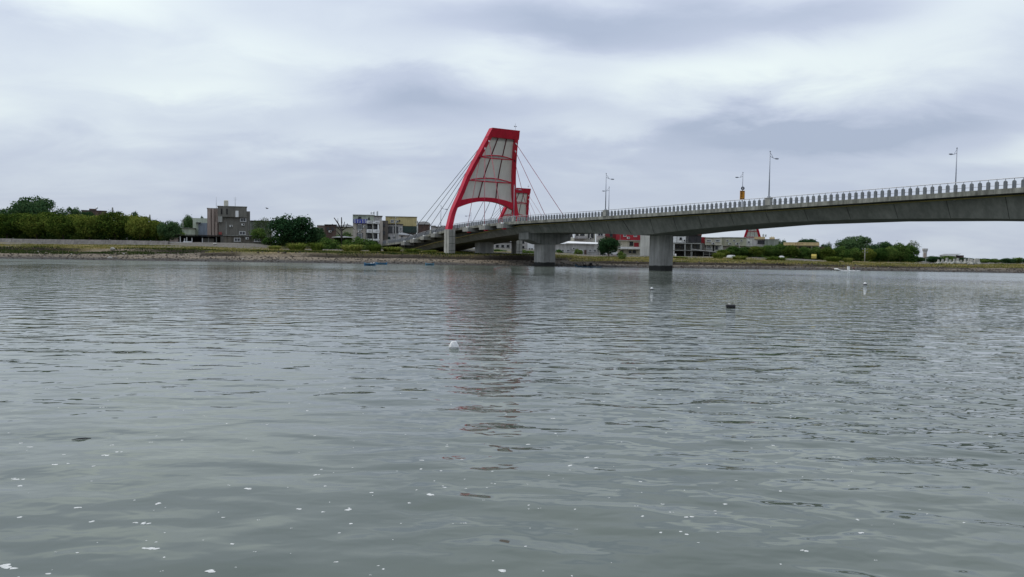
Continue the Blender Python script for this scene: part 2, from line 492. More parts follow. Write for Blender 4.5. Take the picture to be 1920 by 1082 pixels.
def build_water():
    q = np.linspace(1 / 3.0, 1 / 85.0, 541)
    ys = np.concatenate([[-250, -60, -10, 0, 1.5, 2.4], 1 / q, np.linspace(87, 170, 26), [185]])
    us = np.concatenate([[-60, -12, -5, -2.5, -1.5, -1.1], np.linspace(-0.8, 0.8, 620), [1.1, 1.5, 2.5, 5, 12, 60]])
    U, Y = np.meshgrid(us, ys)
    X = U * np.maximum(Y, 3.0)
    X[:, 0] = -900; X[:, -1] = 900
    Z = water_h(X, np.maximum(Y, 2.0)) * (np.abs(U) < 0.81) * (Y > 2.6)
    ny, nx = X.shape
    idx = np.arange(nx * ny).reshape(ny, nx)
    F = np.stack([idx[:-1, :-1], idx[:-1, 1:], idx[1:, 1:], idx[1:, :-1]], -1).reshape(-1, 4)
    m = bpy.data.materials.new('river_water'); m.use_nodes = True
    me = bpy.data.meshes.new('water')
    V = np.stack([X, Y, Z], -1).reshape(-1, 3)
    me.vertices.add(len(V)); me.vertices.foreach_set('co', V.astype(np.float32).ravel())
    me.loops.add(F.size); me.loops.foreach_set('vertex_index', F.ravel().astype(np.int32))
    me.polygons.add(len(F)); me.polygons.foreach_set('loop_start', np.arange(0, F.size, 4, dtype=np.int32))
    me.polygons.foreach_set('use_smooth', np.ones(len(F), dtype=bool))
    me.update(); me.materials.append(m)
    o = bpy.data.objects.new('water', me); COL.objects.link(o); o['kind'] = 'structure'
    nd, lk = m.node_tree.nodes, m.node_tree.links
    bs = nd['Principled BSDF']
    bs.inputs['Roughness'].default_value = 0.03; bs.inputs['IOR'].default_value = 1.333
    bs.inputs['Specular IOR Level'].default_value = 0.5
    g = N(nd, 'ShaderNodeNewGeometry')
    P = g.outputs['Position']
    mth = lambda op, a, b=None, c=None: wmath(op, a, b, c, nodes=nd, links=lk)
    # silt clouds in the murky water body
    ns = N(nd, 'ShaderNodeTexNoise', i_Scale=0.35, i_Detail=3.0, i_Roughness=0.5, i_Distortion=0.6); lk.new(P, ns.inputs['Vector'])
    rp = N(nd, 'ShaderNodeValToRGB'); lk.new(ns.outputs['Fac'], rp.inputs[0])
    rp.color_ramp.elements[0].position = 0.3; rp.color_ramp.elements[0].color = (0.074, 0.092, 0.074, 1)
    rp.color_ramp.elements[1].position = 0.7; rp.color_ramp.elements[1].color = (0.096, 0.114, 0.092, 1)
    lk.new(rp.outputs[0], bs.inputs['Base Color'])
    sp = N(nd, 'ShaderNodeSeparateXYZ'); lk.new(P, sp.inputs[0])
    # wind ripple strength over the river
    mr = N(nd, 'ShaderNodeFloatCurve'); cu = mr.mapping.curves[0]
    cu.points[0].location = (0, 0.62); cu.points[1].location = (1, 0.25)
    for x_, y_ in ((0.045, 0.64), (0.10, 0.76), (0.22, 0.82), (0.5, 0.70), (0.66, 0.5), (0.8, 0.3)):
        cu.points.new(x_, y_)
    mr.mapping.update()
    lk.new(mth('DIVIDE', sp.outputs[1], 170.0), mr.inputs['Value'])
    npch = N(nd, 'ShaderNodeTexNoise', i_Scale=0.045, i_Detail=2.0); lk.new(P, npch.inputs['Vector'])
    patch = N(nd, 'ShaderNodeMapRange'); lk.new(npch.outputs['Fac'], patch.inputs[0])
    for i_, v_ in ((1, 0.33), (2, 0.67), (3, 0.5), (4, 1.45)):
        patch.inputs[i_].default_value = v_
    xs_ = N(nd, 'ShaderNodeMapRange'); lk.new(mth('DIVIDE', sp.outputs[0], mth('MAXIMUM', sp.outputs[1], 3.0)), xs_.inputs[0])
    for i_, v_ in ((1, -0.4), (2, 0.6), (3, 0.8), (4, 1.5)):
        xs_.inputs[i_].default_value = v_
    # unresolved capillary ripples towards the far bank
    rr = N(nd, 'ShaderNodeMapRange'); rr.interpolation_type = 'SMOOTHSTEP'
    npr = mth('ADD', sp.outputs[1], mth('MULTIPLY', mth('SUBTRACT', npch.outputs['Fac'], 0.5), 90.0))
    lk.new(npr, rr.inputs[0])
    for i_, v_ in ((1, 70.0), (2, 140.0), (3, 0.02), (4, 0.17)):
        rr.inputs[i_].default_value = v_
    lk.new(rr.outputs[0], bs.inputs['Roughness'])
    amp = mth('MULTIPLY', mth('MULTIPLY', mr.outputs[0], patch.outputs[0]), xs_.outputs[0])
    EPS = 0.02

    def height(off):
        ad = N(nd, 'ShaderNodeVectorMath'); ad.operation = 'ADD'; lk.new(P, ad.inputs[0]); ad.inputs[1].default_value = off
        tot = None
        for sc_, an, rz, w_, det, seed in LAYERS:
            mp_ = N(nd, 'ShaderNodeMapping'); lk.new(ad.outputs[0], mp_.inputs[0])
            mp_.inputs['Rotation'].default_value = (0, 0, R(rz)); mp_.inputs['Scale'].default_value = (sc_ * an, sc_, 0); mp_.inputs['Location'].default_value = (seed, seed * 0.7, 0)
            nn = N(nd, 'ShaderNodeTexNoise', i_Scale=1.0, i_Detail=det, i_Roughness=0.45, i_Distortion=0.25); nn.noise_dimensions = '2D'
            lk.new(mp_.outputs[0], nn.inputs['Vector'])
            v_ = mth('MULTIPLY', nn.outputs['Fac'], w_ / sc_)
            tot = v_ if tot is None else mth('ADD', tot, v_)
        return tot

    # (waves per metre, crest stretch, crest angle, slope weight, detail, seed)
    LAYERS = [(0.9, 0.6, 10, 0.050, 0.0, 3.0), (2.3, 0.55, -9, 0.10, 0.0, 17.0), (4.8, 0.65, 4, 0.06, 1.0, 31.0)]
    h0 = height((0, 0, 0)); hx = height((EPS, 0, 0)); hy = height((0, EPS, 0))
    gx = mth('MULTIPLY', mth('DIVIDE', mth('SUBTRACT', h0, hx), EPS), amp)
    gy = mth('MULTIPLY', mth('DIVIDE', mth('SUBTRACT', h0, hy), EPS), amp)
    cb = N(nd, 'ShaderNodeCombineXYZ'); lk.new(gx, cb.inputs[0]); lk.new(gy, cb.inputs[1])
    ad = N(nd, 'ShaderNodeVectorMath'); ad.operation = 'ADD'; lk.new(g.outputs['Normal'], ad.inputs[0]); lk.new(cb.outputs[0], ad.inputs[1])
    nm = N(nd, 'ShaderNodeVectorMath'); nm.operation = 'NORMALIZE'; lk.new(ad.outputs[0], nm.inputs[0])
    lk.new(nm.outputs[0], bs.inputs['Normal'])


build_water()

# ------------------------------------------------------------------ the bridge
CL = [(-32 - 14, 259, -90), (-32.5, 231.8, -58), (-19.5, 205.9, -29), (-6.4, 180, 0), (6.3, 158, 25.4), (24.3, 131, 57.85), (42.3, 104, 90.3), (60.3, 77, 122.75), (78.3, 50, 155.2), (96.3, 23, 187.65), (114.3, -4, 220.1)]
SS = np.arange(-80, 215, 0.25)
_cx = np.interp(SS, [c[2] for c in CL], [c[0] for c in CL]); _cy = np.interp(SS, [c[2] for c in CL], [c[1] for c in CL])
_cz = np.interp(SS, [-80, -62, -31, -16, 0, 12, 25.4, 52.9, 85.4, 116, 150, 215], [3.9, 4.1, 5.2, 6.6, 7.75, 8.22, 8.55, 8.74, 9.17, 9.66, 9.9, 9.9])


def _sm(a, w=33):
    p = np.pad(a, w // 2, mode='reflect', reflect_type='odd')
    return np.convolve(p, np.ones(w) / w, 'valid')


_cx, _cy, _cz = _sm(_cx), _sm(_cy), _sm(_cz)
_tx, _ty = np.gradient(_cx, 0.25), np.gradient(_cy, 0.25)
_l = np.hypot(_tx, _ty); _tx, _ty = _tx / _l, _ty / _l
NEAR, FAR = -7.5, 7.5


def road(s):
    return tuple(float(np.interp(s, SS, a)) for a in (_cx, _cy, _cz, _tx, _ty))


def bp(s, n, dz=0.0):
    """point at station s, n metres across from the centre line (towards the far side), dz above the kerb top"""
    x, y, z, tx, ty = road(s)
    return Vector((x - ty * n, y + tx * n, z + dz))


def sweep(mb, s0, s1, step, prof):
    st = list(np.arange(s0, s1, step)) + [s1]
    rings = []
    for s in st:
        rings.append([bp(s, n, dz) for n, dz in prof(s)])
    k = len(rings[0]); vs = [p for r_ in rings for p in r_]; fs = []
    for i in range(len(st) - 1):
        for j in range(k):
            fs.append((i * k + j, (i + 1) * k + j, (i + 1) * k + (j + 1) % k, i * k + (j + 1) % k))
    fs.append(tuple(range(k - 1, -1, -1))); fs.append(tuple((len(st) - 1) * k + j for j in range(k)))
    return mb.add(vs, fs)


BR = empty('road_bridge', (6.3, 158, 0), 'long grey concrete road bridge crossing the river on broad piers', 'bridge', world_parts=True)
S0, S1 = -62, 212
gtop = lambda s: float(np.interp(s, [-62, -31, 0, 14, 25.4, 40], [-1.9, -1.9, -1.75, -1.15, -0.62, -0.5]))
gdep = lambda s: float(np.interp(s, [-62, -31, 0, 25.4, 39, 50, 57.85, 68, 83, 97, 108, 115, 122.75, 140, 160], [2.6, 2.9, 3.0, 2.15, 2.3, 2.75, 3.2, 2.6, 2.08, 2.2, 2.6, 3.0, 3.4, 2.4, 2.1]))
mb = MB(); sweep(mb, S0, S1, 2.0, lambda s: [(-7.1, -0.54), (7.1, -0.54), (7.1, -0.22), (-7.1, -0.22)]); mb.build('deck', ASPH, BR)
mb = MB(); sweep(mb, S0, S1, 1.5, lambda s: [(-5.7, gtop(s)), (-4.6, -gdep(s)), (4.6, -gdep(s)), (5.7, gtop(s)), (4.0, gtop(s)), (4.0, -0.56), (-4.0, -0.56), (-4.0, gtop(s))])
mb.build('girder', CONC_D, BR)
for side in (-1, 1):
    mb = MB(); sweep(mb, S0, S1, 1.5, lambda s: [(7.5 * side, -0.50), (7.5 * side, 0.0), (7.1 * side, 0.0), (7.1 * side, -0.50)][::side])
    mb.build('kerb', KERBM, BR)
# utility pipe clipped below the overhang
mb = MB(); mb.tube([bp(s, -5.95, gtop(s) - 0.12) for s in np.arange(-56, S1, 2.0)], 0.085, 6); pipe = mb.build('pipe', PIPE_Y, BR, True)
for s in np.arange(-54, 150, 8.1):
    MB().box(bp(s, -5.85, gtop(s) - 0.12), (0.14, 0.3, 0.3)).build('pipe_bracket', CONC, pipe)
# parapet posts with arched heads, each a part
PW, PH = 0.31, 0.80


def post_poly(w, h, z0=0.0):
    return [(-w / 2, z0), (w / 2, z0), (w / 2, h - w * 0.40), (w * 0.30, h - w * 0.12), (0, h), (-w * 0.30, h - w * 0.12), (-w / 2, h - w * 0.40)]


def two_mat(name, mb1, m1, mb2, m2):
    me = bpy.data.meshes.new(name)
    n = len(mb1.v)
    me.from_pydata(mb1.v + mb2.v, [], mb1.f + [tuple(i + n for i in f) for f in mb2.f])
    me.materials.append(m1); me.materials.append(m2)
    me.polygons.foreach_set('material_index', [0] * len(mb1.f) + [1] * len(mb2.f)); me.update()
    return me


a_ = MB().prism(post_poly(PW, PH, -0.01), -0.11, 0.11)
b_ = MB().prism(post_poly(PW - 0.14, PH - 0.10, 0.08), -0.116, -0.112)
post_me = two_mat('post', a_, POSTM, b_, POSTD)
PILS = [-47, -14, 25.4, 52.3, 84.9, 117.5]
s = -56.0
o_off = Vector(ORG[BR.name])
while s < 142:
    if min(abs(s - p) for p in PILS) > 0.62:
        po = bpy.data.objects.new('post', post_me); COL.objects.link(po); po.parent = BR
        x, y, z, tx, ty = road(s)
        po.location = bp(s, -7.32) - o_off; po.rotation_euler = (0, 0, math.atan2(ty, tx))
    s += 0.82
for p in PILS:
    x, y, z, tx, ty = road(p)
    mb = MB(); rz = math.atan2(ty, tx)
    mb.box(bp(p, -7.3, 0.44), (0.75, 0.55, 0.9), rz); mb.box(bp(p, -7.3, 0.93), (0.85, 0.65, 0.08), rz)
    mb.build('pilaster', CONC_L, BR)
mb = MB(); mb.tube([bp(s, -7.32, 1.0) for s in np.arange(-56, 160, 2.0)], 0.045, 6); hr = mb.build('handrail', RAILM, BR, True)
mb = MB()
s = -56.0
while s < 142:
    mb.box(bp(s, -7.32, 0.88), (0.05, 0.05, 0.22)); s += 0.82
st_ = mb.build('rail_stud', RAILM, hr); st_['kind'] = 'stuff'
mb = MB(); mb.tube([bp(s, -7.32, 0.36) for s in np.arange(-56, 160, 2.0)], 0.03, 5); mb.build('lower_rail', RAILM, BR, True)
mb = MB(); sweep(mb, S0, 160, 2.0, lambda s: [(7.2, 0.0), (7.45, 0.0), (7.45, 0.75), (7.2, 0.75)]); mb.build('far_parapet', POSTM, BR)

# piers: chamfered shafts standing in the water, tide-marked at the foot
PIERM = mk('pier_concrete', (0.44, 0.435, 0.405), (0.32, 0.315, 0.29), 0.55, 0.9, 0.12, 0.3)
nd, lk = PIERM.node_tree.nodes, PIERM.node_tree.links
pb = nd['Principled BSDF']; old = pb.inputs['Base Color'].links[0].from_socket
g = N(nd, 'ShaderNodeNewGeometry'); sp = N(nd, 'ShaderNodeSeparateXYZ'); lk.new(g.outputs['Position'], sp.inputs[0])
nz = N(nd, 'ShaderNodeTexNoise', i_Scale=1.1, i_Detail=4.0); lk.new(g.outputs['Position'], nz.inputs['Vector'])
hh = wmath('ADD', sp.outputs[2], wmath('MULTIPLY', wmath('SUBTRACT', nz.outputs['Fac'], 0.5, nodes=nd, links=lk), 0.35, nodes=nd, links=lk), nodes=nd, links=lk)
mr = N(nd, 'ShaderNodeMapRange'); lk.new(hh, mr.inputs[0])
for i_, v_ in ((1, 0.72), (2, 0.86), (3, 0.0), (4, 1.0)):
    mr.inputs[i_].default_value = v_
mm = N(nd, 'ShaderNodeMix'); mm.data_type = 'RGBA'; lk.new(mr.outputs[0], mm.inputs['Factor'])
mm.inputs['A'].default_value = (0.035, 0.036, 0.033, 1); lk.new(old, mm.inputs['B']); lk.new(mm.outputs['Result'], pb.inputs['Base Color'])


def pier(s, ztop, la, ll, cap=None, zbot=-2.0, name='pier'):
    x, y, z, tx, ty = road(s); rz = math.atan2(ty, tx) + math.pi / 2
    c, sn = math.cos(rz), math.sin(rz)
    ch = 0.45
    poly = [(-la / 2 + ch, -ll / 2), (la / 2 - ch, -ll / 2), (la / 2, -ll / 2 + ch), (la / 2, ll / 2 - ch), (la / 2 - ch, ll / 2), (-la / 2 + ch, ll / 2), (-la / 2, ll / 2 - ch), (-la / 2, -ll / 2 + ch)]
    poly = [(x + c * p - sn * q, y + sn * p + c * q) for p, q in poly]
    mb = MB().slab(poly, zbot, ztop)
    # casting joints
    o = mb.build(name, PIERM, BR)
    if cap:
        h0, h1, half, wd = cap
        prof = [(-half, ztop + h1), (half, ztop + h1), (half, ztop + h1 - h0), (la / 2 + 0.15, ztop - 0.02), (-la / 2 - 0.15, ztop - 0.02), (-half, ztop + h1 - h0)]
        mb = MB(); mb.prism(prof, -wd / 2, wd / 2)
        mb.v = [(x + c * p - sn * q, y + sn * p + c * q, r_) for p, q, r_ in mb.v]
        mb.build('pier_cap', CONC, o)
    return o


pier(25.4, 4.3, 3.4, 3.3, cap=(1.35, 2.2, 5.0, 3.5))
pier(57.85, 5.95, 2.75, 3.5)
pier(122.75, 6.6, 2.75, 3.5)
pier(0.0, 5.2, 4.0, 2.4, zbot=1.5)
pier(-31.0, 3.4, 9.0, 2.0, zbot=2.0, name='abutment')
# casting joints across the near web of the box girder
JOINT = mk('joint_stain', (0.075, 0.075, 0.065), (0.045, 0.045, 0.04), 1.0, 0.95)
for i, s in enumerate((31, 36, 41, 46, 50.6, 54.6, 61, 66, 71, 77, 83, 89, 95, 101, 107, 113, 119)):
    a = bp(s, -5.72, gtop(s) - 0.02); b = bp(s + (1.2 if s == 54.6 else 0.0), -4.62, -gdep(s) + 0.01)
    x, y, z, tx, ty = road(s); t = Vector((tx, ty, 0)) * (0.07 if s == 54.6 else 0.022); o_ = (a - b).cross(t).normalized() * 0.012
    if o_.y > 0: o_ = -o_
    MB().add([a - t + o_, a + t + o_, b + t + o_, b - t + o_, a - t - o_, a + t - o_, b + t - o_, b - t - o_], [(0, 1, 2, 3), (7, 6, 5, 4), (0, 4, 5, 1), (1, 5, 6, 2), (2, 6, 7, 3), (3, 7, 4, 0)]).build('segment_joint', JOINT, BR)
# cable anchor blocks along both edges of the widened deck
ANCH = {}
for side in (-1, 1):
    for s in (-31, -24, -17, -10.0, 7.4, 15.0, 22.4):
        x, y, z, tx, ty = road(s); rz = math.atan2(ty, tx)
        mb = MB(); L = 2.6
        mb.box(bp(s, side * 7.55, -0.72), (L, 1.9, 0.85), rz)
        mb.box(bp(s - 0.2, side * 6.3, -0.85), (L * 0.8, 1.2, 0.7), rz)
        ab = mb.build('anchor_beam', CONC, BR)
        MB().box(bp(s, side * 7.95, -0.15), (0.5, 0.5, 0.30), rz).build('anchor_head', WHITE, ab)
        if s > 0:
            MB().box(bp(s + 0.6, side * 7.9, -1.28), (0.7, 0.6, 0.25), rz).build('anchor_socket', RED, ab)
        ANCH[(side, s)] = bp(s, side * 7.95, 0.0)

# ------------------------------------------------------------------ the red sail towers
ZK = [0.0, 4.0, 7.9, 11.8, 15.0, 18.1, 21.5]
WK = [9.5, 8.66, 7.3, 6.3, 5.3, 4.35, 3.42]
LK_ = [-0.2, 0.15, 1.2, 2.5, 4.15, 5.9, 7.9]


def _spl(z, K):
    # smooth interpolation through the surveyed offsets
    zz = np.linspace(-4, 26, 601); f = np.interp(zz, [-4] + ZK + [26], [K[0] + (K[0] - K[1]) * 0.6] + K + [K[-1] + (K[-1] - K[-2]) * 1.05])
    f = np.convolve(np.pad(f, 20, mode='edge'), np.ones(41) / 41, 'valid')
    return float(np.interp(z, zz, f))


def ts(u, z, f=0.0):
    """tower surface in its own frame: u=-1..1 across between leg centres, z up; f metres forward of the sail plane"""
    w = _spl(z, WK) - 0.46
    return Vector((u * w, -_spl(z, LK_) - f, z))


def ribbon_box(mb, pts, half_a, half_b, dirs):
    """box section swept along pts; dirs gives the two section axes"""
    rings = []
    for p, (a, b), ha, hb in zip(pts, dirs, half_a, half_b):
        rings.append([p - a * ha - b * hb, p + a * ha - b * hb, p + a * ha + b * hb, p - a * ha + b * hb])
    vs = [q for r_ in rings for q in r_]; fs = []
    for i in range(len(pts) - 1):
        for j in range(4):
            fs.append((i * 4 + j, i * 4 + (j + 1) % 4, (i + 1) * 4 + (j + 1) % 4, (i + 1) * 4 + j))
    fs.append((3, 2, 1, 0)); n = (len(pts) - 1) * 4; fs.append((n, n + 1, n + 2, n + 3))
    return mb.add(vs, fs)


SAIL = mk('sail_membrane', (0.66, 0.66, 0.625), (0.58, 0.58, 0.55), 0.25, 0.75, 0.0, 0.08)
nd, lk = SAIL.node_tree.nodes, SAIL.node_tree.links
_pb = nd['Principled BSDF']; _tr = N(nd, 'ShaderNodeBsdfTranslucent'); _mx = N(nd, 'ShaderNodeMixShader'); _mx.inputs[0].default_value = 0.45
_tr.inputs[0].default_value = (0.66, 0.66, 0.63, 1)
lk.new(_pb.outputs[0], _mx.inputs[1]); lk.new(_tr.outputs[0], _mx.inputs[2]); lk.new(_mx.outputs[0], nd['Material Output'].inputs[0])


def make_tower(label, loc, rz, legk=1.0):
    root = empty('sail_tower', loc, label, 'bridge tower', 'red towers with white sails', rz)
    X_ = Vector((1, 0, 0)); Y_ = Vector((0, 1, 0))
    for sgn in (-1, 1):
        zs = np.linspace(-0.1, 20.9, 26)
        pts = [ts(sgn, z) for z in zs]; dirs = []
        for i in range(len(pts)):
            t = (pts[min(i + 1, len(pts) - 1)] - pts[max(i - 1, 0)]).normalized()
            a = (X_ - t * X_.dot(t)).normalized(); dirs.append((a, t.cross(a)))
        wd = [float(np.interp(z, [0, 5, 22], [0.56, 0.46, 0.42])) for z in zs]
        mb = MB(); ribbon_box(mb, pts, [w_ * legk for w_ in wd], [0.60] * len(pts), dirs); mb.build('leg', RED, root)
    # head beam
    mb = MB(); w = _spl(20.7, WK)
    for z0, z1 in ((19.7, 21.5),):
        A = [ts(0, z, f) + Vector((sg * (_spl(z, WK) + 0.05), 0, 0)) for z in (z0, z1) for sg in (-1, 1) for f in (0.72, -0.72)]
        mb.add(A, [(0, 2, 3, 1), (4, 5, 7, 6), (0, 4, 6, 2), (1, 3, 7, 5), (0, 1, 5, 4), (2, 6, 7, 3)])
    mb.build('head_beam', RED, root)
    # arched lower beam
    mb = MB(); us = np.linspace(-0.99, 0.99, 25); rings = []
    for u in us:
        zb = 6.4 - 2.0 * abs(u) ** 2.2; zt = 7.25 - 1.0 * abs(u) ** 2
        rings.append([ts(u, zb, 0.5), ts(u, zb, -0.5), ts(u, zt, -0.5), ts(u, zt, 0.5)])
    vs = [q for r_ in rings for q in r_]; fs = []
    for i in range(len(us) - 1):
        for j in range(4):
            fs.append((i * 4 + j, i * 4 + (j + 1) % 4, (i + 1) * 4 + (j + 1) % 4, (i + 1) * 4 + j))
    fs.append((0, 1, 2, 3)); n = (len(us) - 1) * 4; fs.append((n + 3, n + 2, n + 1, n))
    mb.add(vs, fs); mb.build('arch_beam', RED, root)
    # lens-shaped cross bars
    for zc, bow in ((10.75, 0.66), (15.65, 0.52)):
        mb = MB(); us = np.linspace(-0.9, 0.9, 15)
        mb.tube([ts(u, zc + bow * (1 - (u / 0.9) ** 2), 0.35) for u in us], 0.13, 6)
        mb.tube([ts(u, zc - 0.06 * (1 - (u / 0.9) ** 2) - 0.02, 0.35) for u in us], 0.15, 6)
        cbo = mb.build('cross_bar', RED, root, True)
        mb = MB(); vs = []; fs = []
        for u in us:
            for z, f in ((zc, 0.42), (zc + bow * (1 - (u / 0.9) ** 2), 0.42), (zc + bow * (1 - (u / 0.9) ** 2), 0.32), (zc, 0.32)):
                vs.append(ts(u, z, f))
        for i in range(len(us) - 1):
            for j in range(4):
                fs.append((i * 4 + j, i * 4 + (j + 1) % 4, (i + 1) * 4 + (j + 1) % 4, (i + 1) * 4 + j))
        mb.add(vs, fs).build('infill_plate', SAIL, cbo)
    # sail panels: three rows of three, bellied a little, each its own mesh
    rows = [(6.9, 10.75), (11.0, 15.6), (15.85, 19.9)]
    for ri, (za, zb) in enumerate(rows):
        for ci in range(3):
            ua, ub = -0.96 + 1.92 * ci / 3 + 0.001, -0.96 + 1.92 * (ci + 1) / 3 - 0.001
            vs = []; fs = []; n = 7
            for f0 in (0.0, -0.05):
                for i in range(n):
                    for j in range(n):
                        p, q = i / (n - 1), j / (n - 1)
                        u = ua + (ub - ua) * q
                        lo = za - (1.0 * u * u if ri == 0 else 0)
                        vs.append(ts(u, lo + (zb - lo) * p, f0 - 0.28 * math.sin(math.pi * p) * math.sin(math.pi * q) + 0.05 * math.sin(5 * q + 3 * ri)))
            for k in (0, 1):
                for i in range(n - 1):
                    for j in range(n - 1):
                        a = k * n * n + i * n + j
                        q4 = (a, a + 1, a + n + 1, a + n)
                        fs.append(q4 if k == 0 else q4[::-1])
            MB().add(vs, fs).build('sail_panel', SAIL, root, True)
    for u in (-0.32, 0.32):
        mb = MB(); mb.tube([ts(u, z, 0.12) for z in np.linspace(6.8, 20.0, 12)], 0.13, 6); mb.build('rib', RED_D, root, True)
    # aircraft lamp mast on the head
    t = ts(0.92, 21.5)
    mb = MB(); mb.tube([t, t + Vector((0, 0, 1.6))], 0.035, 5); mb.box(t + Vector((0, 0, 0.85)), (0.5, 0.05, 0.05)); ms = mb.build('lamp_mast', RAILM, root)
    for sx_ in (-0.22, 0.22):
        MB().ball(t + Vector((sx_, 0, 0.95)), 0.11, 8, 5).build('warning_lamp', CABLE_D, ms)
    return root


TB = Vector((-6.4, 180, 7.5)); TRZ = math.atan2(0.5524, 0.8336)
T1 = make_tower('tall red leaning tower with three by three white sail panels, nearest of the towers', TB, TRZ)
RM = Matrix.Rotation(TRZ, 4, 'Z'); RM.translation = TB
to_local = RM.inverted()
for side in (-1, 1):
    for i, (s, z) in enumerate(((22.4, 19.0), (15.0, 17.5), (7.4, 15.6))):
        a = ts(side * 1.0, z, 0.62) + Vector((-side * 0.2, 0, 0)); b = to_local @ ANCH[(side, s)]
        c = MB().tube([a, a.lerp(b, 0.5), b], 0.055, 5).build('cable', CABLE_R, T1, True)
        MB().tube([a, a.lerp(b, 0.025)], 0.13, 6).build('socket', BLACK if i == 2 else WHITE, c)
    for i, (s, z) in enumerate(((-31, 18.9), (-24, 17.4), (-17, 15.6), (-10.0, 13.4))):
        a = ts(side * 1.0, z, -0.6); b = to_local @ ANCH[(side, s)]
        MB().tube([a, a.lerp(b, 0.5), b], 0.06, 5).build('cable', CABLE_D, T1, True)
# concrete pedestals under the legs
for sgn in (-1, 1):
    p = RM @ Vector((sgn * 8.85, 0.0, 0))
    poly = [(p.x + dx * 0.8336 - dy * 0.5524, p.y + dx * 0.5524 + dy * 0.8336) for dx, dy in ((-0.8, -1.05), (0.8, -1.05), (0.8, 1.05), (-0.8, 1.05))]
    zb = 1.6
    mb = MB().slab(poly, zb, 7.45)
    lo = to_local
    mb.v = [tuple(lo @ Vector(v)) for v in mb.v]
    pe = mb.build('pedestal', CONC_L, T1)
    for dx in (-1.13, 1.13):
        pass
    g_ = MB()
    for k in range(3):
        g_.box(Vector((sgn * 8.85, -1.06, -1.6 - 1.5 * k)), (1.5, 0.03, 0.06))
    g_.box(Vector((sgn * 8.85, -1.06, -2.6)), (0.06, 0.03, 5.0)); g_.box(Vector((sgn * 8.85 - 0.81, 0, -2.6)), (0.03, 0.08, 5.0))
    g_.build('groove', SHADE_IN, pe)
# the other towers along the road and far downstream (cables of their own)
def far_tower(loc, rz, sc, label):
    t = copy_tree(T1, loc, rz, (sc, sc, sc), label)
    return t


far_tower((-0.6, 328, 6.9), TRZ, 1.0, 'smaller red sail tower half hidden behind the right leg of the tall tower')
T3 = make_tower('distant red tower whose lower half shows between girder and rooftops', (254, 850, 9.0), R(-16.6), 2.0)
T3.scale = (1.25, 1.25, 1.25)
for sgn in (-1, 1):
    MB().box((sgn * 8.85, 0, -4.0), (1.6, 2.1, 7.9)).build('pedestal', CONC_L, T3)

# ------------------------------------------------------------------ street lamps on the bridge
LAMPM = mk('lamp_steel', (0.34, 0.36, 0.40), (0.27, 0.29, 0.33), 1.5, 0.5, 0, 0, 0.3, 0.4)


def make_lamp(h=5.95):
    root = empty('street_lamp', (0, 0, 0), 'x', 'street lamp', 'street lamps along the bridge')
    MB().tube([(0, 0, 0), (0, 0, h * 0.5), (0, 0, h)], [0.085, 0.065, 0.045], 8).build('pole', LAMPM, root, True)
    MB().tube([(0, 0, h - 0.55), (0.3, 0, h - 0.66), (0.75, 0, h - 0.78), (1.0, 0, h - 0.8)], 0.03, 6).build('arm', LAMPM, root, True)
    MB().tube([(0, 0, h - 0.1), (0.35, 0, h - 0.42), (0.62, 0, h - 0.72)], 0.025, 6).build('brace', LAMPM, root, True)
    MB().ball((1.35, 0, h - 0.79), 0.38, 12, 6, (1, 0.5, 0.26)).build('lamp_head', LAMPM, root, True)
    MB().box((0, 0, 0.1), (0.3, 0.3, 0.2)).build('base_plate', LAMPM, root)
    MB().ball((0, 0, h + 0.05), 0.09, 8, 5).build('finial', LAMPM, root, True)
    return root


LAMPS = [(84.9, -1, 0.97, 'tall grey street lamp on a pilaster, right of the orange sign'),
         (52.3, -1, 0.97, 'grey street lamp on a pilaster, taller of the pair above the first river span'),
         (25.4, -1, 0.97, 'slim street lamp in front of the right leg of the tall tower'),
         (-8.0, -1, 0.0, 'slender street lamp among the back cables left of the tall tower'),
         (101.2, 1, 0, 'street lamp on the far kerb, rightmost on the bridge'),
         (68.1, 1, 0, 'street lamp on the far kerb carrying an orange sign board'),
         (36.0, 1, 0, 'shorter street lamp of the pair above the first river span'),
         (-24.0, 1, -0.2, 'street lamp seen beneath the arch of the tall tower')]
L0 = None; LOBJ = {}
for s, side, dz, lab in LAMPS:
    x, y, z, tx, ty = road(s)
    if L0 is None:
        L0 = make_lamp(); c = L0
    else:
        c = copy_tree(L0)
    c.location = bp(s, side * 7.3, dz if dz > 0 else (0.72 if side > 0 else 0)); c['label'] = lab
    a = math.atan2(tx, -ty)          # towards +n
    c.rotation_euler = (0, 0, a if side < 0 else a + math.pi)
    LOBJ[s] = c
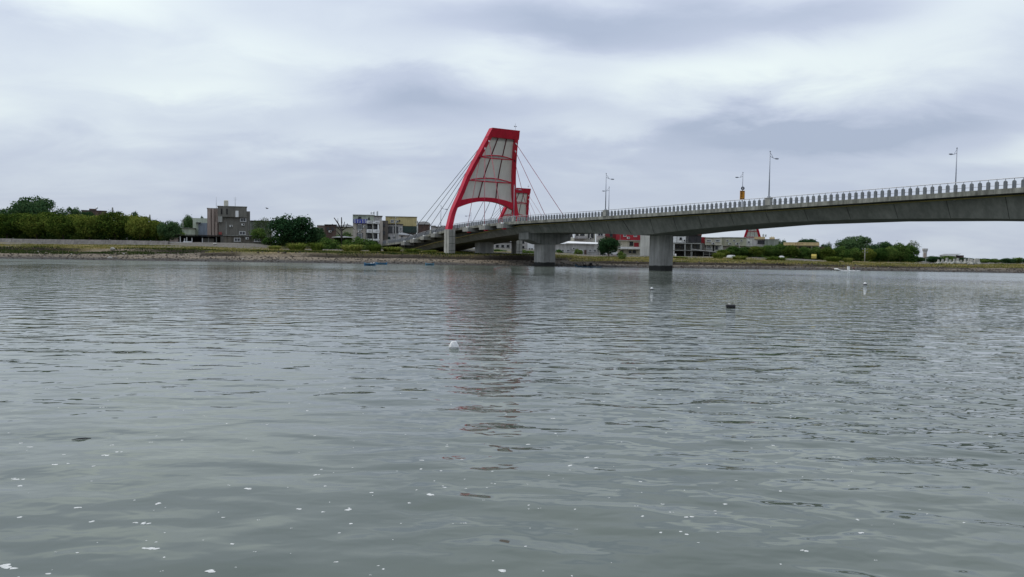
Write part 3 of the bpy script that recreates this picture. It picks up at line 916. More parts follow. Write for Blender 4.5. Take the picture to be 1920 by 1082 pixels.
# orange traffic board and round plate on the far lamp
lp = LOBJ[68.1]; b0 = lp.location
sg = empty('traffic_sign', (b0.x, b0.y - 0.12, b0.z + 1.7), 'orange vertical board with dark characters on the far lamp post', 'sign', world_parts=True)
ORANGE = paint('orange_board', (0.62, 0.27, 0.03), 0.1)
cx, cy, cz = b0.x - 0.05, b0.y - 0.16, b0.z + 2.42
MB().box((cx, cy, cz), (0.76, 0.04, 1.42)).build('board', ORANGE, sg)
INK = paint('dark_sign_ink', (0.035, 0.022, 0.015), 0.0)
for grp in (((-0.12, 0.42, 0.34, 0.06), (-0.12, 0.22, 0.30, 0.05), (-0.16, 0.28, 0.06, 0.26), (-0.04, 0.30, 0.05, 0.20), (-0.10, 0.10, 0.26, 0.05)),
            ((-0.14, -0.08, 0.30, 0.05), (-0.2, -0.18, 0.06, 0.24), (-0.05, -0.17, 0.06, 0.18), (-0.14, -0.28, 0.26, 0.05)),
            ((-0.16, -0.52, 0.3, 0.12),), ((0.2, -0.52, 0.26, 0.12),), ((0.0, 0.62, 0.66, 0.1),)):
    mb = MB()
    for j, (dx, dz, w_, h_) in enumerate(grp):
        mb.box((cx + dx, cy - 0.024 - 0.002 * j, cz + dz), (w_, 0.012, h_))
    mb.build('character' if len(grp) > 1 else 'dark_bar', INK, sg)
rs = empty('round_sign', (b0.x, b0.y - 0.12, b0.z + 3.2), 'small round dark rimmed sign above the orange board', 'sign', world_parts=True)


def disc(c, r, y0, y1, n=20):
    return MB().prism([(c[0] + r * math.cos(-2 * math.pi * i / n), c[2] + r * math.sin(-2 * math.pi * i / n)) for i in range(n)], c[1] + y0, c[1] + y1)


disc((b0.x, b0.y - 0.16, b0.z + 3.5), 0.29, 0, 0.03).build('plate', paint('slate_plate', (0.07, 0.08, 0.10), 0), rs)
mb = MB(); q = (b0.x, b0.y - 0.16, b0.z + 3.5)
for dx, dz, w_, h_ in ((0, 0.11, 0.2, 0.06), (0.07, 0.05, 0.06, 0.12), (0, -0.01, 0.2, 0.05), (-0.04, -0.1, 0.08, 0.16), (0.03, -0.13, 0.14, 0.05)):
    mb.box((q[0] + dx, q[1] - 0.012, q[2] + dz), (w_, 0.012, h_))
mb.build('marking', WHITE, rs)
# ------------------------------------------------------------------ buildings
def face(px0, py0, px1, py1, Y):
    a = at(px0, py0, Y); b = at(px1, py1, Y)
    return a.x, b.x, b.z, a.z          # x0, x1, z0, z1


FRAME_W = paint('white_window_frame', (0.70, 0.70, 0.68), 0)
FRAME_D = paint('dark_window_frame', (0.06, 0.06, 0.06), 0)


def window(root, px0, py0, px1, py1, Y, frame=None, mullions=1, name='window', depth=0.0, pane=None):
    """framed opening set on a wall whose face is at distance Y"""
    x0, x1, z0, z1 = face(px0, py0, px1, py1, Y)
    t = min(0.12, (x1 - x0) * 0.12)
    y = Y - 0.06
    mb = MB()
    mb.box(((x0 + x1) / 2, y, z1 - t / 2), (x1 - x0, 0.13, t)); mb.box(((x0 + x1) / 2, y - 0.05, z0 + t / 2), (x1 - x0 + 0.16, 0.24, t))
    for xx in (x0 + t / 2, x1 - t / 2):
        mb.box((xx, y, (z0 + z1) / 2), (t, 0.13, z1 - z0 - 2 * t))
    for k in range(mullions):
        xx = x0 + (x1 - x0) * (k + 1) / (mullions + 1)
        mb.box((xx, y + 0.015, (z0 + z1) / 2), (t * 0.7, 0.09, z1 - z0 - 2 * t))
    w = mb.build(name, frame or FRAME_W, root)
    n = mullions + 1
    for k in range(n):
        xa = x0 + t + (x1 - x0 - 2 * t) * k / n; xb = x0 + t + (x1 - x0 - 2 * t) * (k + 1) / n
        MB().box(((xa + xb) / 2, Y - 0.02 - 0.001 * k, (z0 + z1) / 2), (xb - xa, 0.03, z1 - z0 - 2 * t)).build('pane', pane or GLASS, w)
    return w


def block(root, name, px0, py0, px1, py1, Y, depth, mat, to_ground=False, parapet=None):
    x0, x1, z0, z1 = face(px0, py0, px1, py1, Y)
    if to_ground:
        z0 = min(tz(x0, Y), tz(x1, Y)) - 0.4
    mb = MB().box(((x0 + x1) / 2, Y + depth / 2, (z0 + z1) / 2), (x1 - x0, depth, z1 - z0))
    o = mb.build(name, mat, root)
    if parapet:
        mb = MB().box(((x0 + x1) / 2, Y + depth / 2, z1 + 0.06), (x1 - x0 + 0.25, depth + 0.25, 0.16)); mb.build('coping', parapet, o)
    return o


def house(name, label, px0, py1, px1, Y, cat='building'):
    a = at((px0 + px1) / 2, py1, Y)
    o = empty(name, (a.x, Y, tz(a.x, Y)), label, cat, world_parts=True)
    th = math.atan2(-a.x, Y)          # each plot is laid out square to the river bend
    o.rotation_euler = (0, 0, th); o.scale = (1 / math.cos(th), 1, 1)
    return o


def tank(label, px, py0, py1, wpx, Y, mat):
    a = at(px, py1, Y); b = at(px, py0, Y); r_ = wpx / 2 * Y / FPX
    o = empty('water_tank', (a.x, Y, a.z), label, 'water tank', world_parts=True)
    MB().tube([(a.x, Y, a.z), (a.x, Y, b.z - 0.15)], r_, 14).build('tank', mat, o, False)
    MB().tube([(a.x, Y, b.z - 0.15), (a.x, Y, b.z)], [r_ * 1.04, r_ * 0.5], 14).build('lid', mat, o, False)
    return o


def mast(name, label, cat, px, py0, py1, Y, r_=0.05, arms=0, mat=None):
    a = at(px, py1, Y); b = at(px, py0, Y)
    o = empty(name, (a.x, Y, a.z), label, cat, world_parts=True)
    MB().tube([(a.x, Y, a.z - 0.1), (a.x, Y, b.z)], [r_, r_ * 0.6], 6).build('pole', mat or RAILM, o, True)
    for k in range(arms):
        z = b.z - 0.35 - 0.55 * k
        MB().tube([(a.x - 0.45, Y, z), (a.x + 0.45, Y, z)], 0.035, 5).build('crossarm', mat or RAILM, o)
    return o


PINKISH = paint('pinkish_tile', (0.42, 0.335, 0.285), 0.3)
GREYB = mk('grey_render', (0.185, 0.176, 0.150), (0.135, 0.13, 0.112), 0.5, 0.95, 0.1, 0.2)
GREYL = paint('light_grey_render', (0.50, 0.485, 0.46), 0.25)
CREAM = paint('cream_render', (0.64, 0.60, 0.47), 0.2)
CREAMW = paint('cream_white_render', (0.62, 0.61, 0.54), 0.2)
YGREEN = paint('yellow_green_cladding', (0.47, 0.46, 0.33), 0.2)
PGREEN = paint('pale_green_cladding', (0.50, 0.55, 0.44), 0.2)
BLUEG = paint('blue_grey_sheet', (0.25, 0.29, 0.34), 0.2)
YELL = paint('yellow_sheet', (0.55, 0.46, 0.22), 0.25)
TARP = paint('dark_green_tarp', (0.035, 0.06, 0.05), 0.2)
BROWN = paint('brown_brick_render', (0.13, 0.085, 0.07), 0.3)
MAROON = paint('maroon_cladding', (0.17, 0.025, 0.03), 0.15)
REDW = paint('red_cladding', (0.36, 0.03, 0.04), 0.12)
DARKSH = paint('dark_shutter', (0.045, 0.043, 0.045), 0.1)
WROOF = paint('white_sheet_roof', (0.74, 0.74, 0.73), 0.1)
DKROOF = paint('dark_sheet_roof', (0.055, 0.05, 0.048), 0.2)
BEIGE = paint('beige_tile', (0.50, 0.45, 0.385), 0.2)
OCHRE = paint('ochre_render', (0.60, 0.46, 0.24), 0.15)
STEELT = mk('steel_tank', (0.50, 0.52, 0.52), (0.40, 0.42, 0.42), 2, 0.35, 0, 0, 0.7, 0.5)

# -- far left: flat roof behind the trees
h = house('flat_house', 'dark flat-roofed house rising behind the tree row', 158, 397, 194, 262)
block(h, 'walls', 158, 395, 195, 420, 262, 9, BROWN, True, DKROOF); block(h, 'stair_house', 175, 391.5, 186, 395, 264, 4, BROWN)
tank('small steel water tank on the dark flat roof behind the trees', 181.5, 388.5, 391.4, 4, 266, STEELT)
mast('chimney', 'thin grey chimney pipe above the left trees', 'chimney', 211, 389, 404, 250, 0.35, 0, CONC)
mast('chimney', 'short grey chimney pipe above the right end of the tree row', 'chimney', 281, 402.5, 412, 250, 0.3, 0, CONC)
# -- warehouse
h = house('warehouse', 'cream and blue-grey sheet-metal warehouse left of the concrete house', 364, 440, 397, 245)
block(h, 'walls', 364, 409, 400, 440, 245, 14, PGREEN, True); block(h, 'side_panel', 371.7, 418, 400, 440, 244.5, 0.45, BLUEG, True)
block(h, 'canopy', 364, 417, 372.5, 418.2, 243, 2.0, DKROOF)
for k in range(7):
    x = 373.5 + k * 3.6
    block(h, 'panel_seam', x, 418.4, x + 0.35, 440, 244.42, 0.06, BLUEG, True)
h = house('garden_building', 'low pale green shed beside the warehouse', 340, 439, 364, 238)
block(h, 'walls', 340, 428, 363.5, 440, 238, 6, PGREEN, True); block(h, 'roof', 338.5, 427, 364.4, 428, 237.5, 7, CONC)
# -- concrete house
Y = 228
h = house('concrete_house', 'three-storey bare grey concrete house with pinkish pillars', 397, 441, 465, Y)
block(h, 'walls', 412.6, 395, 465, 441, Y, 9, GREYB, True); block(h, 'top_storey', 409, 387, 457.5, 407, Y - 0.8, 8, GREYB, False, CONC_D)
block(h, 'stair_core', 397.3, 391.5, 422, 441, Y + 1.6, 7, PINKISH, True, CONC_L)
for a, b, c in ((397.3, 401.5, 391.6), (403.2, 407.2, 391.6), (408.8, 412.4, 416.7)):
    block(h, 'pillar', a, c, b, 441, Y + 0.9, 0.65, PINKISH, True)
block(h, 'balcony', 408.7, 406, 415.6, 416.6, Y - 1.2, 1.18, CONC_L)
block(h, 'white_panel', 438.2, 395, 443.4, 406.8, Y - 0.9, 0.09, WHITE)  # plain white plate set on the top storey front
for x in (414, 423):
    block(h, 'recess_shade', x, 391.5, x + 2.4, 402, Y - 0.86, 0.05, SHADE_IN)  # flat dark strips on the wall, recess shade put in as colour
window(h, 448.3, 408, 458.3, 415.6, Y); window(h, 446.5, 433.6, 457, 440, Y)
block(h, 'drain_pipe', 424, 416, 425.2, 440, Y - 0.12, 0.1, CONC_L)
block(h, 'red_awning', 410, 435, 415.4, 440, Y - 1.0, 0.95, paint('faded_red', (0.30, 0.08, 0.07), 0.2))
block(h, 'side_window', 401.7, 397, 403.0, 412, Y + 1.55, 0.04, SHADE_IN); block(h, 'side_window', 401.7, 418, 403.0, 432, Y + 1.55, 0.04, SHADE_IN)
tank('cream round water tank on top of the bare concrete house', 424, 375.4, 386.6, 8, Y + 3, paint('cream_tank', (0.58, 0.56, 0.47), 0.15))
mast('antenna', 'plain thin antenna rod above the pinkish stair core', 'antenna', 405.5, 368, 391, Y + 3, 0.06)
m_ = mast('antenna', 'knobbly antenna mast at the right of the cream roof tank', 'antenna', 441, 369, 387, Y + 3, 0.06, 2)
# extension and shed in front
Y = 214
h = house('lean_to', 'long low grey extension with two white windows below the concrete house', 424, 456, 495, Y)
block(h, 'walls', 424, 443, 494.5, 457, Y, 6, mk('brown_grey_render', (0.17, 0.15, 0.12), (0.12, 0.11, 0.09), 0.6, 0.95, 0.1, 0.4), True); block(h, 'roof', 421.5, 441, 496.5, 443, Y - 0.5, 7.2, CONC)
window(h, 441, 446, 451.6, 453, Y); window(h, 475, 447, 485, 453.5, Y)
h = house('open_shed', 'open-fronted shed with dark roof and white posts beside the extension', 327, 455, 423, 212)
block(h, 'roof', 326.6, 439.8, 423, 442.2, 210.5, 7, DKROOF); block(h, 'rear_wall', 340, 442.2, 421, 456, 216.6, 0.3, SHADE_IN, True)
block(h, 'side_wall', 326.6, 444.5, 340, 456, 212, 5, PINKISH, True)
for x, w_, t_ in ((341, 1.6, 443.5), (348, 1.6, 447), (351.5, 1.6, 445), (360, 1.5, 446), (377, 1.4, 446), (387, 1.2, 446), (400, 1.4, 444), (421.5, 1.4, 444)):
    block(h, 'post', x, t_, x + w_, 456, 211.2 + 0.01 * x / 10, 0.25, WHITE if x < 380 else CONC, True)
block(h, 'counter', 345, 452.3, 359, 455, 211.0, 0.2, WHITE, True); block(h, 'tank_wall', 380.5, 447, 399.5, 456, 212.5, 0.3, GREYB, True)
h = house('rear_building', 'grey rendered house hidden behind the pale loose tree', 465, 441, 507, 246)
block(h, 'walls', 465.5, 414.5, 507, 441, 246, 8, mk('mossy_render', (0.21, 0.23, 0.20), (0.15, 0.16, 0.14), 0.6, 0.95, 0, 0.4), True); block(h, 'roof', 464.5, 413.4, 508, 414.5, 245.5, 9, DKROOF)
# -- houses behind the bare tree
h = house('brick_house', 'brown brick house with dark roof behind the bare tree', 609, 443, 630, 238)
block(h, 'walls', 609, 422, 629.5, 444, 238, 9, BROWN, True); block(h, 'roof', 608, 420.6, 630.5, 422, 237.5, 10, DKROOF)
window(h, 613, 426, 617.5, 432, 238, FRAME_D); window(h, 621, 426, 626, 433, 238, FRAME_D)
h = house('pink_house', 'small pinkish house between the dark tree and brown house', 596, 437, 609, 246)
block(h, 'walls', 595, 423, 608.6, 440, 246, 8, PINKISH, True); block(h, 'roof', 594, 421.8, 609, 423, 245.5, 9, WROOF)
window(h, 601, 427, 605.5, 431, 246, FRAME_D)
h = house('barn', 'yellowish sheet barn under a white and rust roof behind the bare tree', 630, 436, 660, 242)
block(h, 'walls', 630, 425.5, 661, 438, 242, 8, YGREEN, True)
x0, x1, z0, z1 = face(629, 422.5, 662, 425.5, 242)
MB().prism([(x0, z0), (x1, z0), (x1, z0 + 0.25), ((x0 + x1) / 2 + 1, z1 + 0.4), (x0, z0 + 0.25)], 241.5, 250.5).build('roof', WROOF, h)
h = house('canopy_roof', 'low white tarpaulin canopy behind the bare tree trunk', 623, 447, 661, 214, 'canopy')
x0, x1, z0, z1 = face(623, 442.6, 661, 446, 214)
MB().prism([(x0, z0), (x1, z0 + 0.1), (x1, z0 + 0.2), ((x0 + x1) / 2 + 0.6, z1), ((x0 + x1) / 2 - 0.8, z1), (x0, z0 + 0.1)], 213, 217).build('tarpaulin', WROOF, h)
for px in (624, 637, 649, 660):
    block(h, 'post', px, 446, px + 0.8, 452, 215 + px * 0.001, 0.15, CONC, True)
# -- white house with the blue sign
Y = 222
h = house('balcony_house', 'three-storey white and beige house with balconies and roof tanks', 663, 450, 717, Y)
block(h, 'left_wing', 662.8, 418, 686, 452, Y, 9, BEIGE, True); block(h, 'upper_storey', 662.8, 403.6, 701, 418, Y + 0.3, 8.5, PGREEN)
block(h, 'roof', 662, 402, 702, 403.6, Y - 0.3, 9.5, WROOF); block(h, 'stair_house', 701.3, 405.6, 716, 418, Y + 0.6, 7, GREYL); block(h, 'stair_roof', 701.0, 404.2, 716.8, 405.6, Y + 0.2, 8, DKROOF)
block(h, 'rear_wall', 686, 418, 710, 452, Y + 1.9, 6, SHADE_IN, True); block(h, 'right_pier', 709.8, 414.5, 716.6, 452, Y, 9, BEIGE, True)
for y0, y1 in ((413.6, 419), (429.8, 436.4), (447.5, 451)):
    bo = block(h, 'balcony', 686.2, y0, 709.7, y1, Y - 0.9, 0.35, WHITE); block(bo, 'slab', 686.2, y1, 709.7, y1 + 1.2, Y - 0.9, 2.7, CONC)
for px in (686.6, 699.0, 708.6):
    block(h, 'column', px, 419.5, px + 1.1, 452, Y - 0.5, 0.35, CONC_L, True)
window(h, 672.8, 406.6, 678, 410.4, Y + 0.3, FRAME_D); window(h, 690.8, 407.8, 693.6, 412, Y + 0.3, FRAME_D, 0)
for y0, y1 in ((420.8, 431), (437.6, 447.2)):
    block(h, 'window_surround', 669.6, y0 - 0.8, 680.9, y1 + 0.6, Y - 0.1, 0.09, DARKSH); window(h, 671.4, y0, 679.2, y1, Y - 0.1, FRAME_W, 1)
for y0, y1 in ((422, 429.6), (438.5, 447)):
    window(h, 688.2, y0, 698, y1, Y + 1.9, FRAME_D, 1, 'balcony_door'); window(h, 701, y0, 708.4, y1, Y + 1.9, FRAME_D, 1, 'balcony_door')
for y in (416.2, 432.6):
    for px in (690, 693, 703, 706):
        block(h, 'vent_block', px, y, px + 2, y + 1, Y - 0.95, 0.06, SHADE_IN)
# blue sign: two rows of five white characters
sg = house('blue_sign', 'blue rooftop sign with two rows of white characters on the white house', 663, 418, 688, Y - 0.5, 'sign')
SY = Y - 1.0
block(sg, 'board', 662.6, 410.6, 687.6, 418.8, SY, 0.2, paint('blue_sign_paint', (0.025, 0.035, 0.30), 0.05))
rs_ = random.Random(5)
for row, (ya, yb) in enumerate(((411.3, 414.2), (415.0, 417.9))):
    for k in range(5):
        xa = 663.6 + k * 4.75; xb = xa + 3.1
        x0, x1, z0, z1 = face(xa, ya, xb, yb, SY); w_, h_ = x1 - x0, z1 - z0
        mb = MB(); q = lambda u, v, a, b, j: mb.box((x0 + w_ * u, SY - 0.012 - 0.003 * j, z0 + h_ * v), (w_ * a, 0.012, h_ * b))
        if row == 0 and k == 2:
            q(0.5, 0.5, 1.0, 0.20, 0)
        else:
            pats = [[(0.5, 0.92, 0.9, 0.14), (0.5, 0.6, 0.8, 0.13), (0.5, 0.08, 1.0, 0.14), (0.5, 0.5, 0.14, 0.9), (0.2, 0.34, 0.14, 0.4)],
                    [(0.25, 0.5, 0.14, 1.0), (0.2, 0.75, 0.4, 0.12), (0.7, 0.88, 0.5, 0.13), (0.7, 0.5, 0.5, 0.13), (0.55, 0.35, 0.13, 0.7), (0.86, 0.35, 0.13, 0.7)],
                    [(0.5, 0.85, 1.0, 0.14), (0.3, 0.4, 0.14, 0.8), (0.7, 0.4, 0.14, 0.8), (0.5, 0.42, 0.7, 0.12), (0.5, 0.06, 0.9, 0.14)],
                    [(0.5, 0.94, 0.3, 0.12), (0.5, 0.72, 0.9, 0.13), (0.5, 0.45, 0.6, 0.13), (0.5, 0.22, 0.8, 0.13), (0.22, 0.12, 0.14, 0.3), (0.78, 0.12, 0.14, 0.3)]]
            for j, pt in enumerate(pats[(k + 2 * row) % 4]):
                q(*pt, j)
        mb.build('character', WHITE, sg)
for i, (px, w_, y0, lab) in enumerate(((696, 2.2, 397, 'slim steel water tank, leftmost on the white house roof'), (700.5, 3.4, 396.4, 'squat steel water tank in the middle of the white house roof'), (707.5, 3.2, 395.6, 'upright grey water tank at the right of the white house roof'))):
    tank(lab, px, y0, 402 if i < 2 else 404.2, w_, Y + 3, STEELT)
h = house('narrow_house', 'narrow dark house squeezed between white balcony house and yellow-topped house', 716, 456, 725, 229)
block(h, 'walls', 714, 413.5, 727, 457, 229, 7, mk('grey_brown_render', (0.17, 0.15, 0.125), (0.12, 0.105, 0.09), 0.6, 0.95, 0, 0.35), True); window(h, 718, 419, 722, 425, 229, FRAME_D, 0); window(h, 718, 433, 722, 440, 229, FRAME_D, 0)
# -- yellow-topped building
Y = 232
h = house('yellow_house', 'house with yellow sheet-metal top storey above grey walls', 723.5, 456, 781, Y)
block(h, 'top_storey', 723.5, 406.8, 781, 424, Y, 10, YELL); block(h, 'roof', 722.8, 405.4, 781.8, 406.8, Y - 0.3, 11, paint('pale_yellow_roof', (0.52, 0.50, 0.40), 0.2))
block(h, 'lower_wall', 723.5, 421, 754, 456, Y - 0.8, 0.78, GREYL, True); block(h, 'lower_core', 724, 424, 780.5, 456, Y + 0.3, 9, GREYB, True)
block(h, 'tarpaulin', 754.6, 424, 780.6, 436.5, Y - 0.6, 0.2, TARP); block(h, 'ledge', 723, 419.6, 755, 421.3, Y - 1.2, 1.15, DKROOF)
window(h, 733, 412, 739, 417.8, Y); window(h, 747.6, 412.6, 750.4, 415.2, Y, FRAME_D, 0)
window(h, 728, 424.5, 735.5, 437, Y - 0.8, FRAME_D, 2); window(h, 748.5, 426, 752.5, 433, Y - 0.8); window(h, 738.5, 424.5, 746, 437, Y - 0.8, FRAME_D, 2)
block(h, 'door', 727, 444, 731.5, 456, Y - 0.95, 0.13, TARP, True); window(h, 736, 443, 741, 449, Y - 0.8)
h = house('small_white_house', 'small house with slanted white roof beside the bridge ramp', 748, 457, 773, 216)
block(h, 'walls', 748, 441, 772, 457, 216, 5, BEIGE, True)
x0, x1, z0, z1 = face(747, 436.2, 774, 442.2, 216)
MB().prism([(x0, z1 - 0.5), (x1, z0), (x1, z0 + 0.18), (x0 + 1.2, z1), (x0, z1 - 0.2)], 215.4, 222).build('roof', WROOF, h)
window(h, 752, 443, 755.5, 447.5, 216, FRAME_D, 0); block(h, 'door', 760.5, 446, 764, 457, 215.92, 0.07, FRAME_W, True)
h = house('round_roof_shed', 'dark shed with round white-edged roof beyond the bridge ramp', 784, 432, 802, 250)
block(h, 'walls', 783.7, 421, 806, 440, 250, 8, BROWN, True)
x0, x1, z0, z1 = face(783, 415, 807, 421, 250)
MB().prism([(x0, z0), (x1, z0)] + [((x0 + x1) / 2 + (x1 - x0) / 2 * math.cos(t), z0 + (z1 - z0) * math.sin(t)) for t in np.linspace(0.15, math.pi - 0.15, 9)], 249.6, 258.5).build('roof', GREYL, h)
h = house('low_terrace', 'row of low white-roofed houses just behind the ramp railing', 806, 432, 850, 262)
for k in range(5):
    xa = 808 + k * 9
    block(h, 'walls', xa, 424 + (k % 2) * 2, xa + 8.6, 440, 262 + k * 0.2, 8, (GREYL, BEIGE, PINKISH)[k % 3], True); block(h, 'roof', xa - 0.3, 422.6 + (k % 2) * 2, xa + 8.8, 424 + (k % 2) * 2, 261.4 + k * 0.2, 9, (WROOF, DKROOF)[k % 2])
# -- seen beneath the bridge
h = house('grey_flats', 'grey flats with dark windows seen left of the first river pier', 978, 470, 989, 236)
block(h, 'walls', 974, 440, 989, 472, 236, 9, GREYL, True)
for y in (452, 461):
    window(h, 979, y, 983, y + 5, 236, FRAME_D); 
h = house('white_cottage', 'white cottage with small dark windows beside the first river pier', 989, 470, 1003, 230)
block(h, 'walls', 989, 454, 1004, 472, 230, 7, WHITE, True)
for x in (991.5, 996):
    window(h, x, 465.5, x + 3, 469, 230, FRAME_D, 0)
h = house('workshop', 'grey workshop in the shade beneath the bridge deck', 930, 470, 960, 240)
block(h, 'walls', 925, 455, 962, 472, 240, 8, GREYL, True); block(h, 'roof', 924, 453, 963, 455, 239.6, 9, DKROOF)
for x in (930, 940, 950):
    window(h, x, 459, x + 5, 464, 240, FRAME_D)
h = house('white_house', 'white house with big dark window above the long white hall', 1063, 452, 1077, 232)
block(h, 'walls', 1063, 433, 1075.2, 447, 232, 8, WHITE, True); window(h, 1064.4, 436.6, 1073, 444.2, 232, FRAME_D, 2); block(h, 'chimney_stack', 1062, 445.8, 1077.5, 453, 230.5, 1.2, CREAM, True)
h = house('cluttered_house', 'white house with cluttered grey balcony behind the long white hall', 1077, 448, 1116, 236)
block(h, 'walls', 1077.3, 434, 1116, 452, 236, 8, CREAMW, True); block(h, 'balcony', 1078, 442.5, 1101, 447.5, 234.6, 1.3, GREYL)
for a, b in ((1080, 1085), (1088, 1096), (1102.6, 1105.6), (1108, 1113)):
    window(h, a, 436, b, 442.2 if b < 1100 else 446.4, 236, FRAME_D, 1)
h = house('corner_house', 'cream house with one wide window left of the red house', 1118, 449, 1134, 234)
block(h, 'walls', 1117.8, 433, 1134, 470, 234, 8, CREAMW, True); window(h, 1121, 436.5, 1130.8, 443, 234)
h = house('long_hall', 'long low white hall with white sheet roof behind the grassy bank', 1040, 475, 1122, 216)
block(h, 'walls', 1040, 457, 1122, 475, 216, 8, GREYL, True)
x0, x1, z0, z1 = face(1038, 452.6, 1123.4, 457.6, 216)
MB().add([(x0, 215.3, z0 + 0.1), (x1, 215.3, z0 - 0.1), (x1, 225, z0 + 0.3), (x0 + 1.5, 220, z1 + 0.25), (x0, 215.3, z0 + 0.22), (x1, 215.3, z0 + 0.05), (x1, 220, z1 - 0.1)],
         [(0, 1, 5, 4), (4, 5, 6, 3), (1, 2, 6, 5), (2, 3, 6), (0, 4, 3), (0, 3, 2, 1)]).build('roof', WROOF, h)
for a, b in ((1044.5, 1051), (1052.5, 1057.5), (1063, 1068.5), (1083, 1092), (1104, 1109), (1112.3, 1117.2)):
    window(h, a, 467.5, b, 472.5, 216, FRAME_W, 1)
block(h, 'door', 1095.5, 468.5, 1099.6, 475, 215.9, 0.09, BROWN, True)
h = house('carport', 'small carport with white roof between white hall and tree', 1122, 474, 1133, 212, 'carport')
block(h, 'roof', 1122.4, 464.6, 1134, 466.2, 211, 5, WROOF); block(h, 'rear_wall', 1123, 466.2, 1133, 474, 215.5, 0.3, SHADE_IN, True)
for x in (1123, 1132):
    block(h, 'post', x, 466.2, x + 0.8, 474, 211.3, 0.15, CONC, True)
Y = 222
h = house('red_house', 'red-clad house with white balcony level and cream ground floor', 1134, 475, 1200, Y)
block(h, 'dark_wing', 1134.2, 432, 1155.6, 476, Y + 1, 8, MAROON, True); block(h, 'upper_storey', 1155.6, 432, 1200.4, 450.4, Y, 9, REDW); block(h, 'lower_storey', 1156, 450.4, 1200.2, 476, Y + 0.8, 8, CREAM, True)
block(h, 'cornice', 1160, 450.2, 1201, 451.2, Y - 0.3, 1.2, WHITE); b_ = block(h, 'balcony', 1160, 462.6, 1200.4, 466.8, Y - 0.9, 0.25, WHITE); block(b_, 'slab', 1160, 466.8, 1200.4, 468, Y - 0.9, 1.7, CONC_L)
window(h, 1169, 437.6, 1174, 444, Y); window(h, 1188, 437.6, 1193.6, 444.4, Y); window(h, 1143, 438, 1148, 444, Y + 1, FRAME_D)
window(h, 1179.4, 453, 1186, 461.4, Y + 0.8, FRAME_D); block(h, 'red_panel', 1187.6, 455, 1196.4, 463, Y + 0.75, 0.04, REDW)
for a, b in ((1163, 1168), (1178, 1183), (1185, 1191)):
    window(h, a, 469.4, b, 475, Y + 0.8, FRAME_D, 1, 'door')
h = house('tall_blank_house', 'tall blank cream house touching the second river pier', 1201, 479, 1216, 208)
block(h, 'walls', 1201, 434, 1222, 479, 208, 10, CREAMW, True)
for y in (446, 455, 464):
    block(h, 'seam', 1201, y, 1222, y + 0.35, 207.97, 0.05, CREAM)
h = house('side_shed', 'cream boarded side wall right behind the second river pier', 1230, 479, 1262, 230)
block(h, 'walls', 1226, 440, 1262.6, 479, 230, 8, CREAM, True)
# -- right of the second pier
Y = 216
h = house('shutter_house', 'house with dark shuttered top floor and open grey lower floors', 1263, 481, 1315, Y)
block(h, 'white_wing', 1263, 438, 1286.8, 455, Y, 8, WHITE); block(h, 'shutter_wing', 1287.4, 441, 1314.2, 455, Y - 0.3, 8, DARKSH); block(h, 'roof', 1286, 439.4, 1316, 441, Y - 0.8, 9, paint('rust_roof', (0.33, 0.13, 0.10), 0.2))
block(h, 'rear_wall', 1263, 455, 1315, 481, Y + 1.6, 6, GREYB, True)
for y0, y1 in ((455, 457.6), (468.6, 470.6)):
    block(h, 'slab', 1262.6, y0, 1315, y1, Y - 0.9, 2.45, CONC)
for x in (1263, 1284.6, 1296, 1313):
    block(h, 'column', x, 457.6, x + 2, 481, Y - 0.7, 0.3, CONC, True)
window(h, 1275, 445, 1279, 450, Y, FRAME_D); window(h, 1290.6, 444.6, 1295, 450.6, Y - 0.3, FRAME_D); window(h, 1303.4, 445, 1307.6, 450.6, Y - 0.3, FRAME_D)
for a, b in ((1265.5, 1272), (1275, 1282), (1293.5, 1297.6), (1303, 1307)):
    window(h, a, 459, b, 465.6, Y + 1.6, FRAME_D)
block(h, 'garage_shade', 1264.6, 471.6, 1283.6, 481, Y + 1.5, 0.08, SHADE_IN, True); block(h, 'door', 1293, 472.5, 1297.4, 481, Y + 1.5, 0.08, SHADE_IN, True)  # thin dark sheets before the wall, the openings' shade as colour
for x in (1269, 1288.7):
    block(h, 'lattice_seam', x + 1.5, 438.2, x + 2.0, 455, Y - 0.36, 0.05, CONC)
tank('white plastic drum standing under the shuttered house', 1266.6, 476, 481, 3.2, Y - 1.4, WHITE)
h = house('red_annex', 'narrow red-clad annex between shuttered house and cream row', 1314, 470, 1322.4, 224)
block(h, 'walls', 1313, 444.4, 1322.5, 457, 224, 7, REDW); block(h, 'lower_wall', 1314, 457, 1323, 476, 224.6, 6, GREYL, True)
h = house('cream_row_house', 'cream boarded house with two wide windows right of the red annex', 1322.6, 476, 1352, 222)
block(h, 'upper_storey', 1322.8, 446, 1352.2, 459.8, 222, 8, CREAM); block(h, 'roof', 1322.4, 444.8, 1352.6, 446, 221.6, 9, CREAMW); block(h, 'lower_wall', 1322.8, 459.8, 1352.2, 478, 223, 6, CREAMW, True)
block(h, 'seam', 1336.5, 446.2, 1337.3, 459.6, 221.93, 0.1, BEIGE)
for a, b in ((1326, 1333.4), (1341.4, 1349)):
    window(h, a, 449, b, 453.7, 222, FRAME_W, 2)
window(h, 1339.6, 461, 1344, 467.6, 223, FRAME_D); block(h, 'door', 1335, 460.4, 1337.6, 472, 222.9, 0.1, SHADE_IN); window(h, 1324.5, 461, 1332, 467, 223, FRAME_W, 2)
h = house('yellow_green_hall', 'long yellow-green clad hall with four small windows above the hedge', 1352.4, 478, 1407, 224)
